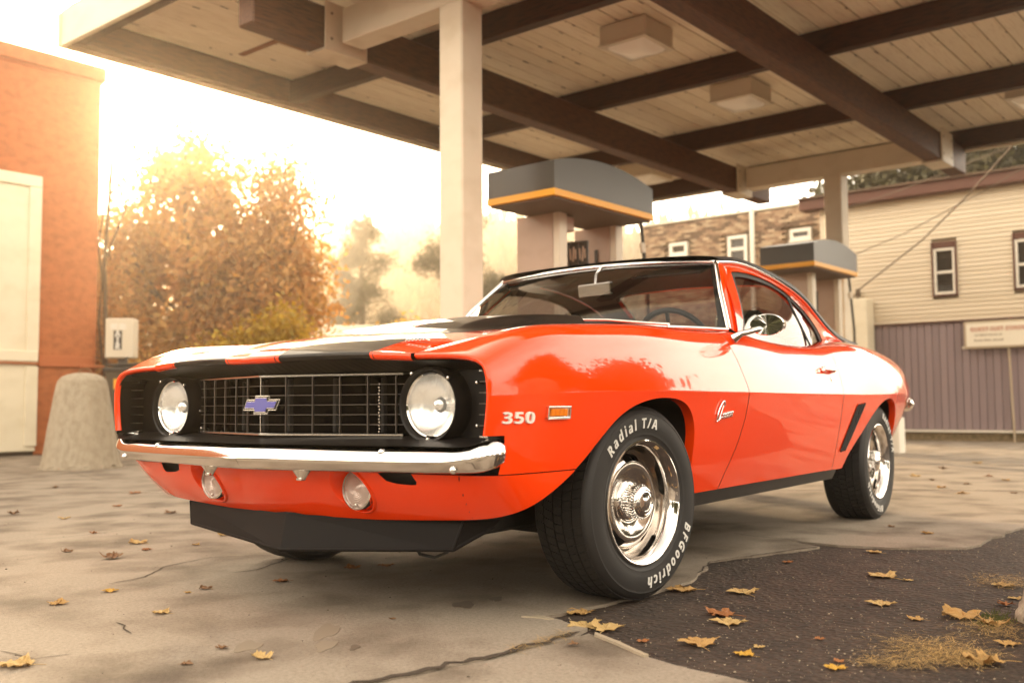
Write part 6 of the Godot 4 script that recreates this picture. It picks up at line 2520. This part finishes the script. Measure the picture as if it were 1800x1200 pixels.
	# dark trees behind the houses at the right
	tree("dark_tree", "dark leafy tree showing over the roofs behind the far column", "trees behind the houses", st(-8.2, 26.5), [[Vector3(0, 6.6, 0), Vector3(2.2, 1.7, 1.6)], [Vector3(-1.4, 6.0, 0), Vector3(1.5, 1.4, 1.3)], [Vector3(1.8, 6.4, 0), Vector3(1.9, 1.5, 1.4)]], 640, "olive_leaf", leafy, 1.05, 33, 0.16)
	tree("dark_tree", "dark leafy tree over the brown roof of the cream house", "trees behind the houses", st(-5.2, 26.5), [[Vector3(0, 6.7, 0), Vector3(1.7, 1.3, 1.4)], [Vector3(-1.4, 6.6, 0), Vector3(1.4, 1.3, 1.2)]], 330, "olive_leaf", leafy, 1.0, 34, 0.14)
	# wooded hill
	var hill := MB.new()
	var P := []
	var fn := FastNoiseLite.new()
	fn.seed = 77
	fn.frequency = 0.02
	for i in 81:
		for j in 15:
			var x := -150.0 + 300.0 * i / 80.0
			var z := -110.0 - 130.0 * j / 14.0
			var ridge := sin(PI * clampf(j / 14.0, 0, 1)) * (17.0 + 6.0 * smoothstep(-60.0, 0.0, x) - 16.0 * smoothstep(25.0, 120.0, x) - 5.0 * smoothstep(-60.0, -130.0, x))
			P.append(Vector3(x, -1.0 + ridge * (1.0 + 0.25 * fn.get_noise_2d(x * 2.0, z)), z))
	hill.grid(P, 81, 15)
	struct("hill", hill, M.far_wood)
	spots = []
	r.seed = 55
	for i in 4200:
		var fi := r.randf_range(8, 70)
		var fj := r.randf_range(0, 8.5)
		var a: Vector3 = P[int(fi) * 15 + int(fj)]
		var b: Vector3 = P[mini(int(fi) + 1, 80) * 15 + mini(int(fj) + 1, 14)]
		var p := Vector3(lerpf(a.x, b.x, fi - int(fi)), lerpf(a.y, b.y, fj - int(fj)), lerpf(a.z, b.z, fj - int(fj)))
		var v := r.randf_range(0.55, 1.5)
		var warm := r.randf()
		var s := r.randf_range(3.2, 6.5)
		spots.append([Transform3D(Basis.from_euler(Vector3(0, r.randf() * TAU, 0)).scaled(Vector3(s, s * r.randf_range(1.0, 1.7), s)), p + Vector3(0, s * 0.6, 0)), Color(v * (1.0 + 0.5 * warm), v * (0.9 + 0.15 * warm), v * 0.8)])
	var wood := MultiMeshInstance3D.new()
	var mm := MultiMesh.new()
	mm.transform_format = MultiMesh.TRANSFORM_3D
	mm.use_colors = true
	mm.mesh = clump(9, 46, 0.75, 0.24)
	mm.instance_count = spots.size()
	for i in spots.size():
		mm.set_instance_transform(i, spots[i][0])
		mm.set_instance_color(i, spots[i][1])
	wood.name = numbered("hill_wood")
	wood.multimesh = mm
	wood.material_override = M.far_wood
	add_child(wood)
	tag(wood, "brown autumn wood covering the far hill", "woodland", "", "stuff")
	# low pale house far behind the hood
	var h := thing("low_house", "low pale roofed house far off behind the hood, left of the yellow bush", "house", Vector3(-6.2, 0, -33.0), 0.12)
	mb = MB.new()
	mb.box(X(Vector3(0, 1.2, -2.5)), Vector3(7.5, 2.4, 5.0), 0.02)
	part("wall", mb, M.old_wall, h)
	mb = MB.new()
	mb.prism(Transform3D(Basis(Vector3(0, 0, 1), Vector3(0, 1, 0), Vector3(-1, 0, 0)), Vector3.ZERO), PackedVector2Array([Vector2(0.5, 2.35), Vector2(-2.5, 3.6), Vector2(-5.5, 2.35)]), -4.0, 4.0)
	part("roof", mb, M.cream_steel, h)
	mb = MB.new()
	mb.box(X(Vector3(1.6, 1.4, 0.01)), Vector3(1.0, 0.9, 0.06), 0.01)
	part("window", mb, M.window_pane, h)
	# trees across the street, seen mirrored in the paint
	tree("street_tree", "rounded tree across the street, mirrored in the car's front wing", "trees across the street", Vector3(16.5, 0, -4.8), [[Vector3(0, 4.6, 0), Vector3(2.6, 2.3, 2.6)], [Vector3(0.4, 3.4, 1.2), Vector3(2.2, 1.9, 2.2)], [Vector3(-0.3, 3.3, -1.2), Vector3(2.2, 1.7, 2.2)]], 1100, "olive_leaf", leafy, 1.5, 41, 0.2)
	tree("street_tree", "smaller tree across the street, mirrored low in the front wing", "trees across the street", Vector3(15.0, 0, 3.4), [[Vector3(0, 3.2, 0), Vector3(1.9, 1.8, 1.9)], [Vector3(0.4, 2.2, 0.6), Vector3(1.6, 1.4, 1.6)]], 620, "olive_leaf", leafy, 1.5, 42, 0.16)
	tree("street_tree", "ragged tree across the street beyond the cream house, mirrored over the front wheel", "trees across the street", Vector3(13.2, 0, -8.9), [[Vector3(0, 2.9, 0), Vector3(1.7, 1.5, 1.7)], [Vector3(-0.9, 2.3, -1.1), Vector3(1.3, 1.1, 1.3)], [Vector3(0.8, 2.0, 1.2), Vector3(1.5, 1.3, 1.4)]], 700, "olive_leaf", leafy, 1.3, 43, 0.16)
	# more of the street behind the viewer, mirrored in chrome and glass
	var street := ["tall elm at the far end of the street, behind the viewer", "broad oak behind the viewer, left of the elm", "slim tree behind the viewer with a high crown", "dense low tree directly behind the viewer", "wide tree behind the viewer, right of the dense low one", "old maple behind the viewer near the street corner", "round tree at the street corner, mirrored in the bumper end"]
	for i in street.size():
		var a := deg_to_rad(118.0 + 24.0 * i)
		var rr := 19.0 + 3.0 * sin(i * 2.3)
		tree("street_tree", street[i], "trees across the street", Vector3(sin(a) * rr, 0, -cos(a) * rr), [[Vector3(0, 3.9 + 0.5 * sin(i * 1.7), 0), Vector3(3.3, 2.6, 3.0)], [Vector3(1.5, 2.4, 0.5), Vector3(2.6, 1.9, 2.4)], [Vector3(-1.6, 2.3, 0), Vector3(2.6, 1.9, 2.4)]], 420, "green_leaf", leafy, 2.6, 60 + i, 0.2)

func wires() -> void:
	var b := 14.35
	for w in [
		["service_cable", "dark service cable slanting up over the cream clapboard from its iron hook", [[-5.38, 14.50, 2.30], [-4.35, 14.3, 2.93], [-3.6, 13.9, 3.42], [-2.85, 13.4, 3.95], [-1.5, 12.4, 5.0]], 0.012],
		["service_cable", "thin cable running faintly along the upper clapboard to the left", [[-5.75, 14.4, 2.72], [-4.6, 14.3, 3.05], [-3.4, 14.1, 3.50], [-2.0, 13.8, 4.1]], 0.008],
		["service_cable", "pale cable hanging just under the brown eave of the cream house", [[-5.6, 14.35, 3.50], [-4.6, 14.2, 3.66], [-3.2, 14.0, 3.97], [-2.0, 13.8, 4.3]], 0.009]]:
		var mb := MB.new()
		var pts := []
		var q = w[2]
		for i in q.size() - 1:
			for k in 6:
				var f := k / 6.0
				pts.append(st(lerpf(q[i][0], q[i + 1][0], f), lerpf(q[i][1], q[i + 1][1], f), lerpf(q[i][2], q[i + 1][2], f)))
		pts.append(st(q[q.size() - 1][0], q[q.size() - 1][1], q[q.size() - 1][2]))
		for i in pts.size():
			pts[i] = pts[i] * K - Vector3(0, 0.128, 0)
		mb.tube(pts, w[3], 6)
		tag(part(w[0], mb, M.wire, self), w[1], "cable", "cables over the cream house")
	var mb := MB.new()
	mb.tube([Vector3(0, 0.06, 0), Vector3(0.03, 0.0, 0.02), Vector3(0.01, -0.09, 0.03), Vector3(-0.03, -0.16, 0.02)], 0.014, 6)
	mb.tube([Vector3(0, 0.0, 0), Vector3(-0.08, -0.07, 0.02), Vector3(-0.11, -0.05, 0.02)], 0.010, 6)
	mb.box(X(Vector3(0, 0.0, -0.03)), Vector3(0.06, 0.12, 0.03), 0.01)
	tag(part("cable_hook", mb, M.wire, self, Transform3D(Basis(Vector3.UP, STATION_TURN).scaled(Vector3.ONE * K), st(-5.38 * K, 14.54 * K, 2.28 * K - 0.128))), "iron hook with loose cable ends on the cream wall above the pier", "hook")

# ------------------------------------------------------------------ leaves, needles and pebbles
func maple(sd: int, curl: float, fold: float) -> ArrayMesh:
	var r := RandomNumberGenerator.new()
	r.seed = sd
	# half outline from the stem round to the tip, then mirrored; unit size
	var half := [Vector2(0.03, -0.38), Vector2(0.20, -0.46), Vector2(0.26, -0.36), Vector2(0.50, -0.34), Vector2(0.40, -0.22), Vector2(0.56, -0.06), Vector2(0.86, 0.06), Vector2(0.66, 0.14), Vector2(0.68, 0.30), Vector2(0.46, 0.24), Vector2(0.26, 0.20), Vector2(0.34, 0.46), Vector2(0.44, 0.54), Vector2(0.24, 0.60), Vector2(0.20, 0.76), Vector2(0.10, 0.82), Vector2(0.0, 1.0)]
	var out := []
	for q in half:
		out.append(q + Vector2(r.randfn(), r.randfn()) * 0.02)
	for i in range(half.size() - 2, -1, -1):
		out.append(Vector2(-half[i].x, half[i].y) + Vector2(r.randfn(), r.randfn()) * 0.025)
	var f := FastNoiseLite.new()
	f.seed = sd
	f.frequency = 1.1
	var lift := func(q: Vector2) -> Vector3:
		var h := curl * (q.length_squared() * 0.30) + fold * absf(q.x) * 0.38 + f.get_noise_2d(q.x * 2.0, q.y * 2.0) * 0.20 + 0.05
		var s := 1.0 - 0.22 * curl * q.length_squared()
		return Vector3(q.x * s, maxf(h, 0.01), -q.y * s)
	var mb := MB.new()
	var k := out.size()
	for i in k:
		var a: Vector2 = out[i]
		var b: Vector2 = out[(i + 1) % k]
		var prev := 0.0
		for s in [0.4, 0.75, 1.0]:
			if prev == 0.0:
				mb.tf(lift.call(Vector2.ZERO), lift.call(a * s), lift.call(b * s), Vector3.UP)
			else:
				mb.quad(lift.call(a * prev), lift.call(b * prev), lift.call(b * s), lift.call(a * s), Vector3.UP)
			prev = s
	var st0: Vector3 = lift.call(Vector2(0, -0.3))
	mb.tube([st0, st0 + Vector3(0.02, 0.03, 0.25), st0 + Vector3(0.10, -0.01, 0.62)], [0.022, 0.016, 0.012], 5)
	return mb.mesh()

func build_small_things() -> void:
	rng.seed = 99
	var shapes := [maple(1, 0.25, 0.25), maple(2, 0.55, 0.1), maple(3, 0.9, -0.1), maple(4, 0.15, 0.6), maple(5, 1.2, 0.35)]
	# px, py, width in px, shape, tone, turn, label
	var named := [
		[1022, 1073, 62, 1, 0, 2.2, "curled tan maple leaf with long stem on the asphalt corner before the front tyre"],
		[1030, 1097, 76, 0, 1, 0.6, "pale maple leaf, left of an overlapping pair at the tip of the asphalt"],
		[1066, 1102, 72, 3, 1, -0.5, "pale maple leaf, right of an overlapping pair at the tip of the asphalt"],
		[1205, 1034, 66, 1, 0, 1.7, "tan maple leaf standing on its edge right beside the front tyre"],
		[1308, 1038, 62, 0, 1, 0.2, "pale pointed maple leaf on asphalt right of the front tyre"],
		[1272, 1076, 70, 2, 2, 1.0, "russet curled maple leaf lying on top of a golden one"],
		[1282, 1091, 66, 0, 1, -0.3, "golden maple leaf under the russet curled leaf"],
		[1230, 1128, 78, 3, 0, 0.1, "large tan maple leaf on asphalt below the russet leaf"],
		[1312, 1146, 44, 3, 4, 0.9, "yellow maple leaf near the slab edge at the bottom"],
		[1333, 1132, 26, 0, 1, -1.2, "small yellow leaf beside the yellow maple leaf near the bottom"],
		[1470, 1168, 46, 1, 4, 2.6, "yellow folded leaf at the bottom right, with a brown one behind"],
		[1476, 1157, 26, 2, 2, 0.4, "small brown leaf behind the yellow folded leaf"],
		[1540, 968, 32, 1, 1, 0.8, "small pale leaf at the edge where concrete meets asphalt"],
		[1556, 1010, 66, 0, 1, 0.5, "wide flat pale leaf on asphalt halfway to the right bollard"],
		[1598, 1016, 24, 2, 1, 2.0, "little pale leaf just right of the wide flat leaf"],
		[1550, 1058, 54, 0, 1, -0.4, "pale star-shaped maple leaf in the middle of the asphalt"],
		[1613, 1084, 38, 2, 0, 0.9, "tan cupped leaf with raised stem left of the curled heap"],
		[1694, 1080, 92, 2, 0, 0.3, "big crumpled tan leaf beside the right bollard"],
		[1750, 1094, 74, 4, 0, 2.1, "crumpled tan leaf tucked against the foot of the right bollard"],
		[1738, 1161, 96, 4, 0, 1.3, "big crumpled leaf at the end of the needle heap, bottom right"],
		[1772, 1127, 46, 0, 0, -0.7, "pale leaf under the right bollard at the picture edge"],
		[1770, 1026, 48, 1, 1, 1.4, "pale leaf on the upper needle heap by the right edge"],
		[1786, 1048, 30, 0, 1, 0.2, "leaf standing close to the right bollard, above its foot"],
		[1770, 1059, 40, 4, 2, 1.8, "brown rolled leaf left of the right bollard"],
		[462, 1158, 52, 4, 1, 0.7, "pale crumpled maple leaf in front of the car's middle"],
		[391, 1140, 32, 4, 3, 2.3, "dark brown curled leaf in the foreground left of the crumpled leaf"],
		[34, 1170, 76, 3, 1, 1.6, "large pale flat leaf at the lower left edge"],
		[192, 1040, 34, 1, 4, 0.4, "yellow and tan leaf on the concrete at the left"],
		[285, 1078, 40, 3, 1, 1.2, "pale leaf with toothed edge on the left concrete"],
		[100, 1062, 44, 2, 0, 0.1, "curled tan leaf on the left concrete near the edge"],
		[362, 1035, 32, 2, 3, 0.9, "small dark leaf before the black chin spoiler"],
		[195, 982, 50, 4, 3, 0.2, "brown rolled leaf on the left concrete"],
		[243, 955, 44, 2, 1, 1.0, "pale curled leaf with upturned edge at the left"],
		[620, 999, 38, 2, 2, 0.6, "russet leaf in the shade in front of the spoiler"],
		[496, 1022, 34, 1, 2, 1.9, "orange leaf on the concrete before the spoiler"],
		[678, 995, 32, 0, 2, 0.3, "brown leaf in the shade under the front bumper"],
		[502, 968, 40, 4, 3, 0.8, "brown leaf jammed against the far front tyre"]]
	var proto := {}
	for q in named:
		var g := on_ground(q[0], q[1])
		var base_y := -0.008 if in_asphalt(g) else 0.001
		var s: float = g.y * q[2] / 1732.0 * 0.62
		var o := part("fallen_leaf", shapes[q[3]], M["dry_leaf%d" % q[4]], self, Transform3D(Basis(Vector3.UP, q[5]).scaled(Vector3(s, s * 0.8, s)), Vector3(g.x, base_y, -g.y)))
		tag(o, q[6], "leaf", "fallen leaves on the ground")
	# small ones that nothing tells apart
	var few := [[24, 904], [205, 890], [165, 938], [118, 970], [255, 967], [300, 902], [392, 942], [95, 858], [235, 868], [330, 1042], [325, 1168], [690, 1088], [1130, 1122], [1692, 868], [1782, 867], [1655, 858], [1740, 838], [1632, 938], [1568, 926], [1720, 815], [1610, 838], [1660, 825], [1770, 845], [1440, 1118], [1385, 985], [1010, 1133], [345, 958], [112, 912], [1700, 852], [1640, 845]]
	for q in few:
		var g := on_ground(q[0], q[1])
		var s := g.y * rng.randf_range(16, 30) / 1732.0 * 0.6
		s = minf(s, 0.075)
		var base_y := -0.008 if in_asphalt(g) else (0.003 if g.y > 7.2 else 0.001)
		var far_side: bool = q[0] > 900
		var o := part("fallen_leaf", shapes[1 + rng.randi() % 4], M["dry_leaf%d" % [0, 1, 2, 3, 3][rng.randi() % 5]], self, Transform3D(Basis(Vector3.UP, rng.randf() * TAU).scaled(Vector3(s, s, s)), Vector3(g.x, base_y, -g.y)))
		tag(o, "small dry leaf scattered on the ground beyond or beside the car" if far_side else "small dry leaf scattered on the open concrete at the left", "leaf", "small leaves right of the car" if far_side else "small leaves at the left")
	# litter of pine needles
	var mb := MB.new()
	mb.colored = true
	for heap in [[1600, 1130, 1720, 1150, 620, 26], [1640, 1150, 1735, 1160, 480, 22], [1520, 1160, 1640, 1165, 340, 14], [1720, 1018, 1800, 1026, 420, 14], [1700, 1100, 1790, 1112, 420, 22], [1560, 1125, 1600, 1150, 130, 20], [1000, 1112, 900, 1145, 160, 6]]:
		for i in heap[4]:
			var f := rng.randf()
			var g := on_ground(lerpf(heap[0], heap[2], f) + rng.randfn() * heap[5], lerpf(heap[1], heap[3], f) + rng.randfn() * heap[5] * 0.42)
			var l := rng.randf_range(0.018, 0.055)
			var tone := rng.randf_range(0.35, 1.25)
			mb.tint = Color(0.50 * tone, 0.32 * tone, 0.115 * tone)
			var a := rng.randf() * TAU
			var p := Vector3(g.x, -0.004 + rng.randf() * 0.012, -g.y)
			var d := Vector3(cos(a), rng.randf_range(-0.15, 0.15), sin(a)) * l
			var w := Vector3(-sin(a), 0, cos(a)) * 0.0007
			var m := p + d * 0.5 + w * rng.randf_range(-5.0, 5.0) + Vector3(0, 0.002, 0)
			mb.tf(p - w, p + w, m, Vector3.UP)
			mb.tf(m - w, m + w, p + d, Vector3.UP)
			mb.tf(p - w, m - w, m + w, Vector3.UP)
	var o := part("needle_litter", mb, M.straw, self)
	tag(o, "heaps of dry pine needles on the asphalt by the right bollard", "needles", "", "stuff")
	mb = MB.new()
	for i in 260:
		var g := on_ground(1748 + rng.randfn() * 16, 1085 + rng.randfn() * 6)
		var p := Vector3(g.x, -0.01, -g.y)
		mb.tf(p + Vector3(-0.002, 0, 0), p + Vector3(0.002, 0, 0), p + Vector3(rng.randf_range(-0.01, 0.01), rng.randf_range(0.008, 0.02), 0.004))
	o = part("moss_tuft", mb, M.moss, self)
	tag(o, "small green moss tuft at the foot of the right bollard", "moss", "", "stuff")
	# grit: loose stones on asphalt and crumbs on the concrete
	for kind in 2:
		var st_mb := MB.new()
		st_mb.lathe(Transform3D.IDENTITY, [Vector2(0.0, -0.5), Vector2(0.8, -0.3), Vector2(1.0, 0.1), Vector2(0.6, 0.5), Vector2(0.0, 0.6)], 6, 0.0, TAU, 10.0)
		var mm := MultiMesh.new()
		mm.transform_format = MultiMesh.TRANSFORM_3D
		mm.mesh = st_mb.mesh()
		var list := []
		var want := 5200 if kind == 0 else 900
		while list.size() < want:
			var d := 2.1 + 3.4 * pow(rng.randf(), 1.5) if kind == 0 else 2.0 + 4.5 * pow(rng.randf(), 1.4)
			var x := rng.randf_range(0.1, 3.6) if kind == 0 else rng.randf_range(-3.2, 1.0)
			var g := Vector2(x, d)
			if in_asphalt(g) != (kind == 0):
				continue
			var s := (0.0012 + 0.0026 * pow(rng.randf(), 4.0)) if kind == 0 else (0.001 + 0.0035 * pow(rng.randf(), 6.0))
			list.append(Transform3D(Basis.from_euler(Vector3(rng.randf() * 0.6, rng.randf() * TAU, rng.randf() * 0.6)).scaled(Vector3(s, s * 0.7, s * rng.randf_range(0.7, 1.4))), Vector3(g.x, -0.0095 if kind == 0 else 0.0008, -g.y)))
		mm.instance_count = list.size()
		for i in list.size():
			mm.set_instance_transform(i, list[i])
		var n := MultiMeshInstance3D.new()
		n.name = numbered("grit")
		n.multimesh = mm
		n.material_override = M.bright_concrete if kind == 0 else M.crack_dirt
		add_child(n)
		tag(n, "loose pale grit on the asphalt patch" if kind == 0 else "dark crumbs scattered over the concrete slabs", "grit", "", "stuff")

var asphalt_poly := PackedVector2Array([Vector2(0.086, 3.055), Vector2(0.40, 3.335), Vector2(0.61, 3.56), Vector2(0.735, 3.86), Vector2(0.80, 4.10), Vector2(1.376, 4.470), Vector2(1.664, 4.434), Vector2(2.02, 4.41), Vector2(2.72, 5.24), Vector2(3.5, 6.05), Vector2(9.0, 8.4), Vector2(9.0, 0.4), Vector2(1.35, 0.4), Vector2(0.95, 1.92), Vector2(0.57, 2.313), Vector2(0.345, 2.579), Vector2(0.212, 2.839)])

func in_asphalt(g: Vector2) -> bool:
	return Geometry2D.is_point_in_polygon(g, asphalt_poly)
